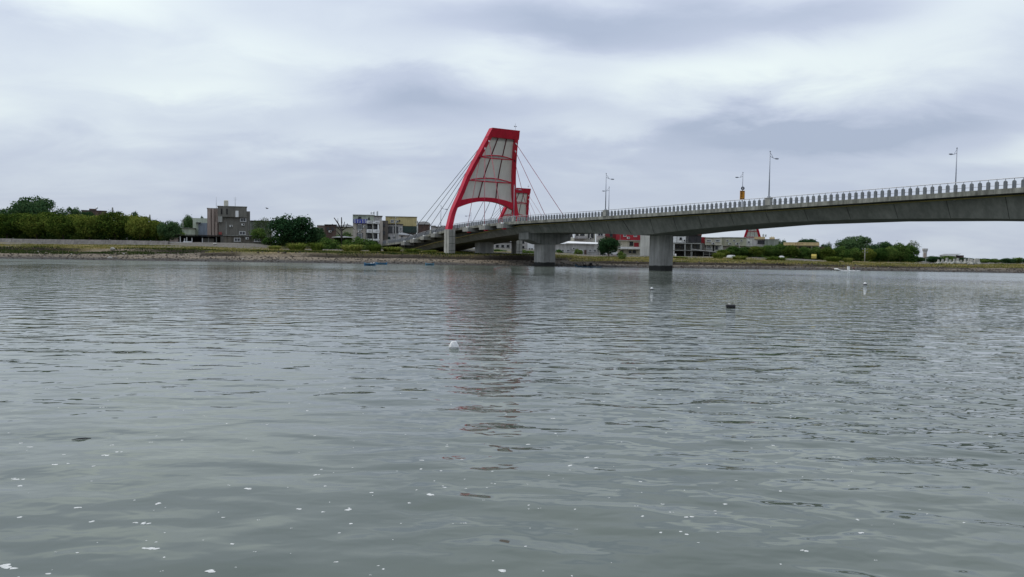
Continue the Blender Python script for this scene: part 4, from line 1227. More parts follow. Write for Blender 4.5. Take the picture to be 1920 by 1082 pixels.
block(h, 'walls', 1352.6, 445.6, 1397.6, 461.4, 224, 9, YGREEN); block(h, 'white_section', 1397.6, 448.6, 1407.4, 461.4, 224.2, 8, CREAMW); block(h, 'lower_wall', 1352.6, 461.4, 1407.2, 480, 225, 7, BEIGE, True); block(h, 'roof', 1352, 444.4, 1398, 445.6, 223.6, 10, CREAMW)
for x in (1363.4, 1375, 1387.8):
    window(h, x, 449.4, x + 3.6, 453, 224)
window(h, 1399.8, 452, 1404, 456.6, 224.2); block(h, 'seam', 1360.6, 445.8, 1361.2, 461.2, 223.93, 0.1, BEIGE)
h = house('rooftop_house', 'house with orange-cream parapet and dark window band above the hedge', 1416.6, 470, 1435, 238)
block(h, 'walls', 1408, 448, 1434.6, 474, 238, 8, GREYL, True); block(h, 'parapet', 1416.6, 444, 1434.8, 448.6, 237.4, 8.5, OCHRE); window(h, 1421, 450.6, 1433, 457.6, 238, FRAME_D, 2)
for i, (x, y0) in enumerate(((1431, 438.4), (1435.6, 439))):
    tank('steel water tank on the orange-cream roof, ' + ('left' if i == 0 else 'right') + ' of a pair', x, y0, 444, 3, 241, STEELT)
h = house('grey_green_house', 'plain grey-green house with ochre roof box above the hedge', 1434.6, 470, 1458, 236)
block(h, 'walls', 1435, 449, 1458, 474, 236, 8, paint('grey_green_render', (0.27, 0.30, 0.25), 0.3), True, CONC); block(h, 'roof_box', 1439, 445, 1448, 448.8, 238, 4, OCHRE)
for i, x in enumerate((1446.4, 1450)):
    mast('vent_pipe', 'pale vent pipe on the grey-green roof, ' + ('left' if i == 0 else 'right') + ' of two', 'pipe', x, 443, 448.8, 238.2, 0.25, 0, CREAM)
Y = 226
h = house('ochre_hall', 'flat ochre-yellow hall with dark letters on its parapet above the hedge', 1476.6, 478, 1536, Y)
block(h, 'parapet', 1476.6, 454, 1536, 460.6, Y - 1.4, 11, OCHRE); block(h, 'eaves', 1475.6, 460.6, 1537.2, 461.7, Y - 1.7, 11.4, CREAM); block(h, 'walls', 1484, 461.7, 1515, 478, Y, 8, OCHRE, True); block(h, 'rear_wall', 1478, 461.7, 1535, 478, Y + 2.5, 6, BROWN, True)
for x in (1478, 1521.6, 1533.4):
    block(h, 'column', x, 461.7, x + 1.9, 478, Y - 1.1, 0.3, CREAM, True)
window(h, 1499.4, 462.6, 1507, 467, Y, FRAME_D); window(h, 1511, 463, 1514.6, 467.4, Y, FRAME_D, 0)
for k in range(4):
    xa = 1495.6 + 3.7 * k; x0, x1, z0, z1 = face(xa, 455.8, xa + 2.5, 458.8, Y - 1.4); w_, h_ = x1 - x0, z1 - z0
    mb = MB()
    for j, (u, v, a, b) in enumerate((((0.5, 0.9, 0.9, 0.15), (0.5, 0.5, 0.15, 0.9), (0.5, 0.1, 0.8, 0.15)), ((0.3, 0.5, 0.16, 1.0), (0.65, 0.8, 0.6, 0.15), (0.65, 0.4, 0.6, 0.15), (0.7, 0.1, 0.5, 0.15)), ((0.2, 0.5, 0.16, 1.0), (0.6, 0.5, 0.7, 0.16), (0.8, 0.3, 0.16, 0.5)), ((0.5, 0.85, 0.8, 0.15), (0.3, 0.4, 0.16, 0.7), (0.6, 0.45, 0.5, 0.14)))[k]):
        mb.box((x0 + w_ * u, Y - 1.41 - 0.003 * j, z0 + h_ * v), (w_ * a, 0.02, h_ * b))
    mb.build('letter', paint('maroon_letter', (0.18, 0.05, 0.03), 0), h)
# sheds before the cream row
h = house('tin_shed', 'long low shed with slanted pale tin roof beside the hedge', 1298, 481, 1343, 209)
x0, x1, z0, z1 = face(1298, 466.6, 1344, 473.6, 209)
MB().prism([(x0, z1), (x0, z1 - 0.16), (x1, z0), (x1, z0 + 0.16)], 208.4, 213).build('roof', GREYL, h)
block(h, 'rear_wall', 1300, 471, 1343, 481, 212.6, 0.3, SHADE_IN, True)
for x in (1299, 1319, 1330, 1342):
    block(h, 'post', x, 472.5, x + 0.8, 481, 208.7, 0.14, CONC, True)
for y in (474, 477):
    block(h, 'fence_rail', 1319, y, 1338, y + 0.7, 208.5, 0.08, CONC)
# far right
h = house('lookout_tower', 'slim flared grey lookout tower with pinkish panel right of the trees', 1734, 485, 1734.1, 232, 'tower')
a = at(1734, 484, 232); b = at(1734, 466, 232); ax_, az0, az1 = a.x, tz(a.x, 232) - 0.3, b.z


def octa(r_, z):
    return [(ax_ + r_ * math.cos(R(22.5 + 45 * k)), 232 + r_ * math.sin(R(22.5 + 45 * k)), z) for k in range(8)]


mb = MB(); lv = [(0.52, az0), (0.52, az1 - 1.0), (0.72, az1 - 0.45), (0.72, az1)]
vs = [p for r_, z in lv for p in octa(r_, z)]; fs = [(i * 8 + j, i * 8 + (j + 1) % 8, i * 8 + 8 + (j + 1) % 8, i * 8 + 8 + j) for i in range(3) for j in range(8)] + [tuple(24 + j for j in range(8))]
mb.add(vs, fs).build('shaft', GREYL, h); MB().box((ax_, 231.45, az1 - 2.0), (0.5, 0.12, 1.4)).build('panel', PINKISH, h)
h = house('white_roof_building', 'distant building with slanted white roof at the far right', 1766, 485, 1801, 330)
block(h, 'walls', 1767, 479, 1790, 486, 330, 10, CREAMW, True); block(h, 'side_wing', 1788, 478.6, 1799, 484, 331, 9, BROWN, True)
x0, x1, z0, z1 = face(1765, 475.4, 1798, 479, 330)
MB().prism([(x0, z0), (x1 - 1.2, z0 + 0.1), (x1, z1), (x0 + 2, z1 - 0.1)], 329, 341).build('roof', WROOF, h)
window(h, 1790, 480, 1793.5, 482.6, 331, FRAME_D)

ACM = paint('air_conditioner_case', (0.60, 0.60, 0.57), 0.1)
HOUSES = {o['label']: o for o in COL.objects if o.parent is None and o.get('category') == 'building'}


def fit(lab, px, py, Y, kind):
    root = next(o for l, o in HOUSES.items() if lab in l)
    a = at(px, py, Y)
    if kind == 'ac':
        u = MB().box((a.x, Y - 0.2, a.z), (0.8, 0.35, 0.55)).build('air_conditioner', ACM, root)
        MB().tube([(a.x + 0.12, Y - 0.38, a.z), (a.x + 0.12, Y - 0.395, a.z)], 0.2, 10).build('fan_grille', SHADE_IN, u)
    else:
        MB().tube([(a.x, Y - 0.08, a.z), (a.x, Y - 0.08, a.z - 4.5)], 0.06, 6).build('drain_pipe', CONC, root)


for lab, px, py, Y, kind in (('bare grey concrete', 433, 424, 228, 'ac'), ('bare grey concrete', 453, 421, 228, 'ac'), ('bare grey concrete', 462, 410, 228, 'pipe'), ('three-storey white and beige', 674.5, 434, 222, 'ac'), ('three-storey white and beige', 683.5, 425, 222, 'ac'),
                             ('yellow sheet-metal', 744.5, 415.5, 232, 'ac'), ('yellow sheet-metal', 750, 437, 231.2, 'ac'), ('red-clad house', 1178, 446, 222, 'ac'), ('red-clad house', 1163, 440, 222, 'pipe'), ('cream boarded house', 1337, 456.5, 222, 'ac'),
                             ('yellow-green clad', 1369, 457, 224, 'ac'), ('yellow-green clad', 1381.5, 457, 224, 'ac'), ('dark shuttered', 1283, 451, 216, 'ac'), ('cluttered grey balcony', 1106.6, 447.5, 236, 'ac'), ('brown brick', 618.8, 434, 238, 'ac'), ('long low white hall', 1075, 466, 216, 'ac'), ('long low grey extension', 463, 447, 214, 'ac')):
    fit(lab, px, py, Y, kind)

# ------------------------------------------------------------------ flood wall on the left bank
fwl = empty('flood_wall', (-120, 205.2, 3.0), 'long pale concrete flood wall at the foot of the tree row', 'wall', world_parts=True)
x = -200.0
while x < -88:
    L = 8.0
    zt = 4.36 + 0.03 * math.sin(x); zb = tz(x + L / 2, 204.6) - 0.6
    MB().add([(x + 0.03, 203.9, zb), (x + L - 0.03, 203.9, zb), (x + L - 0.03, 205.6, zb), (x + 0.03, 205.6, zb), (x + 0.03, 204.9, zt), (x + L - 0.03, 204.9, zt), (x + L - 0.03, 205.6, zt), (x + 0.03, 205.6, zt)],
             [(0, 3, 2, 1), (4, 5, 6, 7), (0, 1, 5, 4), (1, 2, 6, 5), (2, 3, 7, 6), (3, 0, 4, 7)]).build('wall_panel', mk('flood_wall_concrete', (0.24, 0.222, 0.195), (0.165, 0.152, 0.135), 0.8, 0.95, 0.2, 0.3), fwl)
    x += L
block_ = empty('white_kerb', (-90, 206.5, 4), 'low white painted kerb in front of the open shed', 'kerb', world_parts=True)
block(block_, 'edge', 312, 453.6, 385, 455.4, 206.6, 0.3, WHITE, True)
# ------------------------------------------------------------------ trees and plants
def leaves(pts, nrm, size, rs):
    """small leaf-clump quads at pts facing roughly nrm"""
    n = len(pts)
    d = nrm + rs.normal(0, 0.55, (n, 3)); d /= np.linalg.norm(d, axis=1)[:, None] + 1e-9
    t = np.cross(d, rs.normal(0, 1, (n, 3))); t /= np.linalg.norm(t, axis=1)[:, None] + 1e-9
    b = np.cross(d, t)
    s = size * rs.uniform(0.6, 1.3, (n, 1)); k = rs.uniform(0.5, 0.9, (n, 1))
    V = np.stack([pts - t * s, pts - b * s * k + d * s * 0.15, pts + t * s, pts + b * s * k + d * s * 0.15], 1).reshape(-1, 3)
    F = np.arange(4 * n).reshape(n, 4)
    return V, F


def crown_mesh(name, seed, rx, rz, zc, nl, per, leaf, mat, lobe=0.42, dome=0.3, low=-0.95):
    rs = np.random.default_rng(seed)
    P = []; Nn = []
    for i in range(nl):
        th = rs.uniform(0, 2 * math.pi); cz = rs.uniform(low, 0.95) if i else 0.2
        rr = math.sqrt(max(0.0, 1 - cz * cz)) * rs.uniform(0.45, 0.72)
        c = np.array([rr * math.cos(th) * rx, rr * math.sin(th) * rx, cz * rz * 0.66])
        L = lobe * rs.uniform(0.6, 1.3)
        d = rs.normal(0, 1, (per, 3)); d[:, 2] += dome; d /= np.linalg.norm(d, axis=1)[:, None]
        q = rs.uniform(0.55, 1.0, (per, 1)) ** 0.5 * (1 + rs.normal(0, 0.07, (per, 1)) + 0.35 * (rs.uniform(0, 1, (per, 1)) > 0.95))
        p = c + d * q * np.array([rx * L, rx * L, rz * L * 1.05])
        P.append(p); Nn.append(d)
    P = np.concatenate(P); Nn = np.concatenate(Nn)
    V, F = leaves(P, Nn, leaf, rs)
    V[:, 2] += zc
    me = bpy.data.meshes.new(name)
    me.vertices.add(len(V)); me.vertices.foreach_set('co', V.astype(np.float32).ravel())
    me.loops.add(F.size); me.loops.foreach_set('vertex_index', F.ravel().astype(np.int32))
    me.polygons.add(len(F)); me.polygons.foreach_set('loop_start', np.arange(0, F.size, 4, dtype=np.int32)); me.update(); me.materials.append(mat)
    return me


def trunk_mesh(seed, h, r_, spread, nb=6, mat=None):
    rs = random.Random(seed); mb = MB()
    fork = h * 0.32
    mb.tube([(0, 0, -0.4), (rs.uniform(-.1, .1), rs.uniform(-.1, .1), fork * 0.6), (rs.uniform(-.2, .2), rs.uniform(-.2, .2), fork)], [r_ * 1.25, r_, r_ * 0.85], 8)
    for i in range(nb):
        a = 2 * math.pi * i / nb + rs.uniform(-.4, .4); s_ = spread * rs.uniform(0.5, 0.85)
        mb.tube([(0, 0, fork * 0.9), (math.cos(a) * s_ * 0.4, math.sin(a) * s_ * 0.4, fork + (h - fork) * 0.35), (math.cos(a) * s_, math.sin(a) * s_, fork + (h - fork) * rs.uniform(0.55, 0.85))], [r_ * 0.6, r_ * 0.35, r_ * 0.1], 6)
    me = bpy.data.meshes.new('trunk'); me.from_pydata(mb.v, [], mb.f); me.materials.append(mat or BARK); me.update()
    return me


PROTO = {}
# kind: list of (crown mesh, trunk mesh); unit tree 7 m tall, 8 m broad
for kind, m_, nl, per, leaf, rx, rz, zc, lobe in (('round', LEAF_O, 38, 210, 0.19, 4.0, 3.2, 3.85, 0.38), ('green', LEAF_G, 38, 210, 0.19, 4.0, 3.3, 3.75, 0.38), ('dark', LEAF_D, 40, 230, 0.19, 4.0, 3.5, 3.6, 0.38), ('banyan', LEAF_D, 60, 210, 0.15, 4.0, 3.3, 3.75, 0.28), ('loose', LEAF_P, 24, 90, 0.15, 3.6, 3.2, 4.0, 0.34), ('bush', LEAF_G, 20, 170, 0.20, 3.6, 1.8, 1.5, 0.45)):
    for v in range(3):
        sd_ = hash(kind) % 1 + sum(map(ord, kind)) * 10 + v
        PROTO.setdefault(kind, []).append((crown_mesh('crown', sd_, rx, rz, zc, nl, per, leaf, m_, lobe), trunk_mesh(sd_, 6.0 if kind != 'bush' else 2.0, 0.20 if kind != 'bush' else 0.08, 3.0)))
HT = {'round': 7.05, 'green': 7.1, 'dark': 7.2, 'banyan': 7.0, 'loose': 7.2, 'bush': 3.35}


def tree(kind, label, px, ytop, wpx, Y, group=None, name=None, base=None, cat='tree'):
    a = at(px, ytop, Y); zb = tz(a.x, Y) if base is None else base
    zb -= 0.4 if kind == 'bush' else 0.0; hgt = max(a.z - zb, 0.8); wid = wpx * Y / FPX
    o = empty(name or {'bush': 'bush', 'banyan': 'banyan_tree'}.get(kind, 'broadleaf_tree'), (a.x, Y, zb), label, cat, group, random.uniform(0, 6.28))
    sx_ = wid / 8.0 if kind != 'bush' else wid / 7.0
    o.scale = (sx_, sx_, hgt / HT[kind])
    cm, tm = random.choice(PROTO[kind])
    for nm, me in (('crown', cm), ('trunk', tm)):
        c = bpy.data.objects.new(nm, me); COL.objects.link(c); c.parent = o
    return o


G1 = 'round trees behind the flood wall'
ORD = ['first', 'second', 'third', 'fourth', 'fifth', 'sixth', 'seventh', 'eighth', 'ninth', 'tenth', 'eleventh', 'twelfth', 'thirteenth', 'fourteenth']
for i, (px, yt, w_) in enumerate(((-40, 401, 66), (12, 402, 62), (68, 402, 60), (118, 405, 58), (167, 404, 56), (215, 397, 64), (262, 405, 56), (293, 413, 42))):
    tree('round', 'round olive tree behind the flood wall, ' + ('cut by the left picture edge' if i == 0 else ORD[i - 1] + ' from the left in its row'), px, yt, w_, 213 + (i % 3) * 0.8, G1)
for i, (px, yt, w_) in enumerate(((-10, 397, 70), (40, 397, 66), (95, 396, 66), (140, 401, 60), (190, 404, 56), (240, 404, 56), (285, 412, 40))):
    tree('round', 'bushy olive tree in the second row behind the flood wall, ' + ORD[i] + ' from the left', px, yt, w_, 223 + (i % 2), 'second row of trees behind the flood wall')
for i, px in enumerate(range(-30, 325, 32)):
    tree('bush', 'dark understorey bush beneath the left tree row, ' + ORD[i] + ' from the left', px, 425, 52, 218 + (i % 2) * 3, 'understorey bushes behind the flood wall', cat='bush')
for i, px in enumerate(range(1350, 1700, 29)):
    tree('bush', 'low bush at the foot of the right hedge, ' + ORD[i] + ' from the left', px, 473, 46, 212 + (i % 2) * 3, 'bushes at the foot of the right hedge', cat='bush')
for i, px in enumerate((515, 540, 570, 600)):
    tree('bush', 'bush beneath the large dark tree, ' + ORD[i] + ' from the left', px, 441, 40, 212 + i, 'bushes beneath the large dark tree', cat='bush')
tree('dark', 'round dark green tree standing apart at the right end of the row', 318, 412, 48, 210)
tree('banyan', 'huge dome-shaped dark banyan towering over the left tree row', 62, 366, 104, 262)
tree('banyan', 'flat-topped dark tree leaning against the huge banyan on its right', 128, 383, 56, 268)
tree('banyan', 'dark tree in front of the dark flat-roofed house', 163, 394, 50, 256)
tree('banyan', 'dark tree at the left picture edge beside the huge banyan', 2, 386, 44, 266)
tree('banyan', 'small dark treetop peeping over the right part of the row', 251, 395, 26, 270)
tree('dark', 'dark round treetop left of the cream warehouse', 352, 403.5, 30, 255)
tree('dark', 'tiny dark treetop showing over the warehouse roof', 379, 404.5, 12, 300)
tree('dark', 'large dark dense tree between concrete house and brown house', 548, 400, 88, 206)
tree('dark', 'lower dark shoulder of foliage right of the large dark tree', 594, 425, 44, 209)
tree('loose', 'pale loose-leaved tree right of the concrete house', 492, 408, 44, 222)
tree('green', 'shrubby green tree below the pale loose tree', 484, 428, 34, 216)
tree('loose', 'small pale sapling left of the large dark tree', 507, 428, 20, 210)
for i, (px, yt, w_, Y) in enumerate(((615, 447, 46, 203), (652, 449, 44, 202), (676, 446, 40, 200), (698, 450, 34, 201), (645, 434, 34, 216))):
    tree('bush', ('wide bush left of the bare tree', 'wide bush just right of the bare tree trunk', 'taller bush in front of the white house', 'bush in front of the balconies', 'dark bush below the yellowish barn')[i], px, yt, w_, Y, 'bushes on the left bank', cat='bush')
# dead bare tree
a = at(640, 461, 199); zb = tz(a.x, 199)
bt = empty('bare_tree', (a.x, 199, zb), 'leafless dead tree with spreading branches before the barn', 'tree')
mb = MB(); S_ = 199 / FPX
mb.tube([(0, 0, -0.3), (0.05, 0, 3.2), (0, 0, 5.2)], [0.3, 0.24, 0.2], 8)
mb.build('trunk', BARK_D, bt, True)
for i, (pts, r_) in enumerate((([(0, 5.0), (-0.9, 6.6), (-2.0, 8.0)], 0.09), ([(0, 5.2), (0.05, 6.8), (0.15, 8.1)], 0.09), ([(0, 4.8), (1.2, 5.5), (1.5, 6.6)], 0.08), ([(1.2, 5.5), (2.6, 5.8), (3.1, 5.1)], 0.05),
                               ([(0, 4.6), (-1.0, 5.6), (-2.2, 6.4)], 0.07), ([(0, 3.3), (1.3, 4.1), (2.9, 3.6)], 0.07), ([(0, 3.2), (-0.8, 4.2), (-2.6, 5.9)], 0.06), ([(0, 5.1), (0.6, 6.2), (0.95, 7.0)], 0.06), ([(-0.9, 6.6), (-0.8, 7.4), (-0.9, 7.9)], 0.04), ([(1.5, 6.2), (2.2, 6.0), (2.9, 6.0)], 0.035), ([(-1.0, 5.6), (-1.9, 5.5), (-2.9, 5.9)], 0.035))):
    MB().tube([(x, math.sin(i * 2.1 + k) * 0.4 * k, z) for k, (x, z) in enumerate(pts)], [r_ * 2.1, r_ * 1.7, r_ * 1.1], 6).build('branch', BARK_D, bt, True)
# right bank
tree('dark', 'dark tree standing alone in front of the red house', 1142, 442, 44, 194)
tree('bush', 'small bush against the middle of the long white hall', 1084, 466, 16, 211, cat='bush')
tree('bush', 'small bush at the left end of the long white hall', 1049, 468, 16, 211, cat='bush')
tree('bush', 'shaded bush beside the first river pier', 985, 468, 34, 190, cat='bush')
tree('bush', 'shaded bush under the deck between the tower pedestals', 935, 469, 30, 205, cat='bush')
tree('bush', 'dark weedy bush below the lone dark tree', 1166, 472, 16, 180, cat='bush')
for i, (px, yt, w_) in enumerate(((1356, 468, 26), (1376, 462, 32), (1397, 463, 30), (1419, 461, 32), (1441, 460, 32), (1462, 458, 32), (1484, 460, 32), (1506, 463, 30), (1528, 463, 32), (1551, 463, 34), (1577, 462, 36), (1602, 465, 34), (1627, 466, 32), (1650, 465, 32))):
    tree('green' if i % 3 else 'round', 'low leafy tree in the hedge right of the second pier, ' + ORD[i] + ' from left', px, yt, w_, 206 + (i % 3), 'hedge row of low trees')
tree('banyan', 'broad dark dome-shaped tree rising behind the hedge row', 1604, 441, 86, 236)
tree('banyan', 'dark shoulder tree right of the broad dome tree', 1655, 452, 56, 232)
tree('banyan', 'dark tree dome directly behind the ochre hall', 1515, 446, 56, 252)
tree('dark', 'small dark ragged tree left of the ochre hall', 1464, 447, 24, 246)
tree('dark', 'dark treetop between the ochre hall and broad dome tree', 1548, 455, 24, 244)
tree('loose', 'small thin treetop left of the broad dome tree', 1556, 453, 10, 262)
tree('green', 'green tree with yellowish top left of the tall loose tree', 1688, 456, 36, 210)
tree('green', 'dense low green tree right of the dark shoulder tree', 1667, 463, 34, 208)
tree('loose', 'tall loose-crowned tree left of the lookout tower', 1712, 451, 34, 214)
tree('green', 'green tree below the tall loose-crowned tree', 1706, 460, 34, 213)
for i, (px, yt, w_, Y) in enumerate(((1722, 482, 30, 214), (1750, 480, 34, 206), (1776, 480, 34, 210), (1812, 483, 34, 208), (1836, 485, 30, 206), (1846, 484, 26, 216), (1866, 485, 26, 208), (1890, 484, 30, 206), (1908, 483, 28, 210), (1934, 484, 36, 206))):
    tree('dark' if i % 2 else 'green', 'low distant tree at the far right, ' + ORD[i] + ' from the lookout tower', px, yt, w_, Y, 'low distant trees at the far right')

# reed clumps on the bank, each its own plant
def reed_mesh(seed, n=420):
    rs = np.random.default_rng(seed)
    ang = rs.uniform(0, 2 * math.pi, n); r_ = rs.uniform(0, 1, n) ** 0.5 * 0.42
    base = np.stack([np.cos(ang) * r_, np.sin(ang) * r_, np.zeros(n)], 1)
    lean = np.stack([np.cos(ang) * (0.15 + r_) * rs.uniform(0.2, 1.0, n), np.sin(ang) * (0.15 + r_) * rs.uniform(0.2, 1.0, n), np.zeros(n)], 1)
    hgt = rs.uniform(0.45, 1.0, n)[:, None] * np.array([[0, 0, 1.0]])
    w_ = np.stack([-np.sin(ang), np.cos(ang), np.zeros(n)], 1) * 0.028
    mid = base + lean * 0.35 + hgt * 0.62; tip = base + lean + hgt * (1 - 0.25 * np.linalg.norm(lean, axis=1)[:, None])
    V = np.stack([base - w_, base + w_, mid + w_, mid - w_, tip], 1).reshape(-1, 3)
    F = []
    for i in range(n):
        k = i * 5; F.append((k, k + 1, k + 2, k + 3)); F.append((k + 3, k + 2, k + 4))
    me = bpy.data.meshes.new('reed_clump'); me.from_pydata(V.tolist(), [], F); me.materials.append(REED); me.update()
    return me


REEDS = [reed_mesh(40 + i) for i in range(3)]
for i, (px, yt, yb, w_, Y, lab) in enumerate((
        (515, 459, 472, 22, 190, 'yellow-green reed clump below the pale loose tree'), (557, 453, 473, 30, 187, 'tall reed clump below the large dark tree'), (594, 452, 473, 22, 186, 'narrow upright reed clump right of the tall one'),
        (660, 456, 475, 36, 184, 'wide reed clump just right of the bare tree'), (703, 456, 474, 24, 184, 'reed clump in front of the balcony house'), (735, 461, 474, 34, 186, 'low reed clump below the yellow-topped house'),
        (772, 465, 478, 30, 184, 'low weedy clump at the foot of the bridge ramp'), (806, 468, 478, 24, 182, 'low weedy clump left of the near tower pedestal'), (868, 470, 480, 30, 182, 'low weedy clump right of the near tower pedestal'),
        (1347, 472, 486, 20, 192, 'yellowish reed clump below the tin shed'), (1386, 478, 490, 24, 186, 'reed clump below the white van'), (1455, 480, 493, 34, 184, 'broad reed clump below the hedge row'), (1275, 480, 490, 26, 188, 'yellow weedy clump right of the second pier'),
        (1562, 479, 491, 26, 188, 'grey-green reed clump below the broad dome tree'), (1590, 482, 492, 16, 188, 'thin reed clump left of the pale utility pole'))):
    a = at(px, yt, Y); b = at(px, yb, Y); zb = tz(a.x, Y) - 0.05
    o = bpy.data.objects.new('reed_clump', REEDS[i % 3]); COL.objects.link(o); o.location = (a.x, Y, zb); o.rotation_euler = (0, 0, i * 1.7)
    o.scale = (w_ * Y / FPX, w_ * Y / FPX, max(a.z - zb, 0.7)); tag(o, lab, 'plant', 'reed clumps on the bank')


# bank grass and weeds (uncountable)
def build_grass():
    rs = np.random.default_rng(3)
    n = 120000
    X = rs.uniform(-150, 165, n); Y = np.where(X > 12, 164.4, np.where(X < -65, 172.8, 168.4)) + rs.uniform(0, 1, n) ** 1.4 * np.where(X < -65, 30, 34) + 0.0
    keep = wob(X, Y, 31, 6) + 0.4 * wob(X, Y, 9, 9) + np.interp(Y, [165, 178, 190, 205], [-0.9, -0.5, 0.2, 0.5]) < rs.uniform(0.0, 0.5, n)
    keep &= ~((X > -26) & (X < 8) & (Y > 190))
    X, Y = X[keep], Y[keep]; n = len(X)
    Z = terrain(X, Y) - 0.03
    tall = (0.55 + 0.5 * wob(X, Y, 11, 13)).clip(0.15, 1.2) * rs.uniform(0.14, 0.5, n)
    ang = rs.uniform(0, 6.28, n); w_ = rs.uniform(0.07, 0.14, n)
    dx = np.cos(ang) * w_; dy = np.sin(ang) * w_ * 0.5
    lx = rs.normal(0, 0.2, n) * tall
    V = np.stack([np.stack([X - dx, Y - dy, Z], 1), np.stack([X + dx, Y + dy, Z], 1), np.stack([X + lx, Y, Z + tall], 1)], 1).reshape(-1, 3)
    F = np.arange(3 * n).reshape(n, 3)
    me = bpy.data.meshes.new('grass'); me.vertices.add(len(V)); me.vertices.foreach_set('co', V.astype(np.float32).ravel())
    me.loops.add(F.size); me.loops.foreach_set('vertex_index', F.ravel().astype(np.int32)); me.polygons.add(n); me.polygons.foreach_set('loop_start', np.arange(0, F.size, 3, dtype=np.int32)); me.update()
    me.materials.append(STRAW)
    o = bpy.data.objects.new('grass', me); COL.objects.link(o); tag(o, 'dry yellow-green grass and weeds along the top of the bank', 'grass', None, 'stuff')


build_grass()


def build_weeds():
    rs = np.random.default_rng(8); n = 34000
    X = rs.uniform(-150, 5, n); Y = np.where(X < -62, rs.uniform(166.5, 174.5, n), rs.uniform(168.6, 176, n))
    k = wob(X, Y * 2, 24, 8) + 0.5 * wob(X, Y, 6, 2) > rs.uniform(-0.5, 0.35, n)
    X, Y = X[k], Y[k]; n = len(X); Z = terrain(X, Y) - 0.03
    tall = rs.uniform(0.12, 0.42, n); ang = rs.uniform(0, 6.28, n); w_ = rs.uniform(0.08, 0.16, n)
    dx = np.cos(ang) * w_; dy = np.sin(ang) * w_ * 0.5; lx = rs.normal(0, 0.35, n) * tall
    V = np.stack([np.stack([X - dx, Y - dy, Z], 1), np.stack([X + dx, Y + dy, Z], 1), np.stack([X + lx, Y, Z + tall], 1)], 1).reshape(-1, 3)
    o = link_mesh('weeds', V, np.arange(3 * n).reshape(n, 3).tolist(), leaf_mat('weed_leaves', (0.022, 0.04, 0.012), (0.05, 0.075, 0.02), (0.10, 0.12, 0.04), 0.25, 0.3))
    tag(o, 'low dark green weeds creeping down the left bank', 'weeds', None, 'stuff')


build_weeds()


def stones():
    rs = np.random.default_rng(5); n = 14000
    X = rs.uniform(-150, 165, n); Y = 155 + rs.uniform(0, 1, n) * 16 - 2.0 * (X > 12)
    Z = terrain(X, Y); k = (Z > 0.05); X, Y, Z = X[k], Y[k], Z[k]; n = len(X)
    s_ = 0.05 + 0.22 * rs.uniform(0, 1, n) ** 3
    oc = np.array([(1, 0, 0), (0, 1, 0), (-1, 0, 0), (0, -1, 0), (0, 0, 0.8), (0, 0, -0.4)])
    V = (oc[None] * s_[:, None, None] * rs.uniform(0.7, 1.4, (n, 6, 1)) + np.stack([X, Y, Z], 1)[:, None]).reshape(-1, 3)
    f = np.array([(0, 1, 4), (1, 2, 4), (2, 3, 4), (3, 0, 4), (1, 0, 5), (2, 1, 5), (3, 2, 5), (0, 3, 5)])
    F = (f[None] + (np.arange(n) * 6)[:, None, None]).reshape(-1, 3)
    o = link_mesh('pebbles', V, F.tolist(), leaf_mat('pebble_stone', (0.05, 0.045, 0.038), (0.13, 0.112, 0.092), (0.34, 0.30, 0.25), 0.0)); tag(o, 'loose pebbles and stones on the gravel beach', 'pebbles', None, 'stuff')


stones()
for i, (px, py, w_, lab) in enumerate(((211, 471, 10, 'large pale boulder on the left beach'), (206, 485, 9, 'pale rock at the waterline below the large boulder'), (217, 485.5, 7, 'dark-sided rock at the waterline right of the pale one'), (134, 477.5, 4, 'small white rock on the left beach below the fourth tree'),
                                       (71, 472.5, 4, 'small buff rock on the beach below the third tree'), (232, 477, 6, 'flat pale rock right of the large pale boulder'), (403, 459.5, 8, 'white slab lying before the concrete house'), (455, 486.5, 4, 'small white stone near the waterline below the low extension'), (274, 484.5, 3, 'tiny pale stone near the waterline right of the boulders'))):
    Yr = 158.0
    for _ in range(60):
        p = at(px, py, Yr)
        if tz(p.x, Yr) >= p.z:
            break
        Yr += 0.8
    r_ = w_ / 2 * Yr / FPX
    mb = MB(); mb.ball((0, 0, r_ * 0.25), r_, 9, 6, (1, 0.7, 0.55), 0.18)
    o = mb.build('rock', ROCK_W if i not in (2,) else ROCK_G); o.location = (p.x, Yr, tz(p.x, Yr)); tag(o, lab, 'rock', 'rocks on the beach')


# ------------------------------------------------------------------ utility poles, vehicles, odds and ends
def upole(label, px, y0, Y, arms=2, mat=None, r_=0.14):
    b = at(px, y0, Y); zb = tz(b.x, Y) - 0.3
    o = empty('utility_pole', (b.x, Y, zb), label, 'utility pole', 'utility poles', world_parts=True)
    MB().tube([(b.x, Y, zb), (b.x, Y, b.z)], [r_, r_ * 0.7], 8).build('pole', mat or CONC, o, True)
    for k in range(arms):
        ca = MB().box((b.x, Y - 0.12, b.z - 0.4 - 0.7 * k), (1.5 - 0.3 * k, 0.1, 0.1)).build('crossarm', CONC_D, o)
        for dx in (-0.6, 0, 0.6):
            MB().tube([(b.x + dx, Y - 0.12, b.z - 0.35 - 0.7 * k), (b.x + dx, Y - 0.12, b.z - 0.15 - 0.7 * k)], 0.05, 6).build('insulator', CONC_L, ca)
    return o


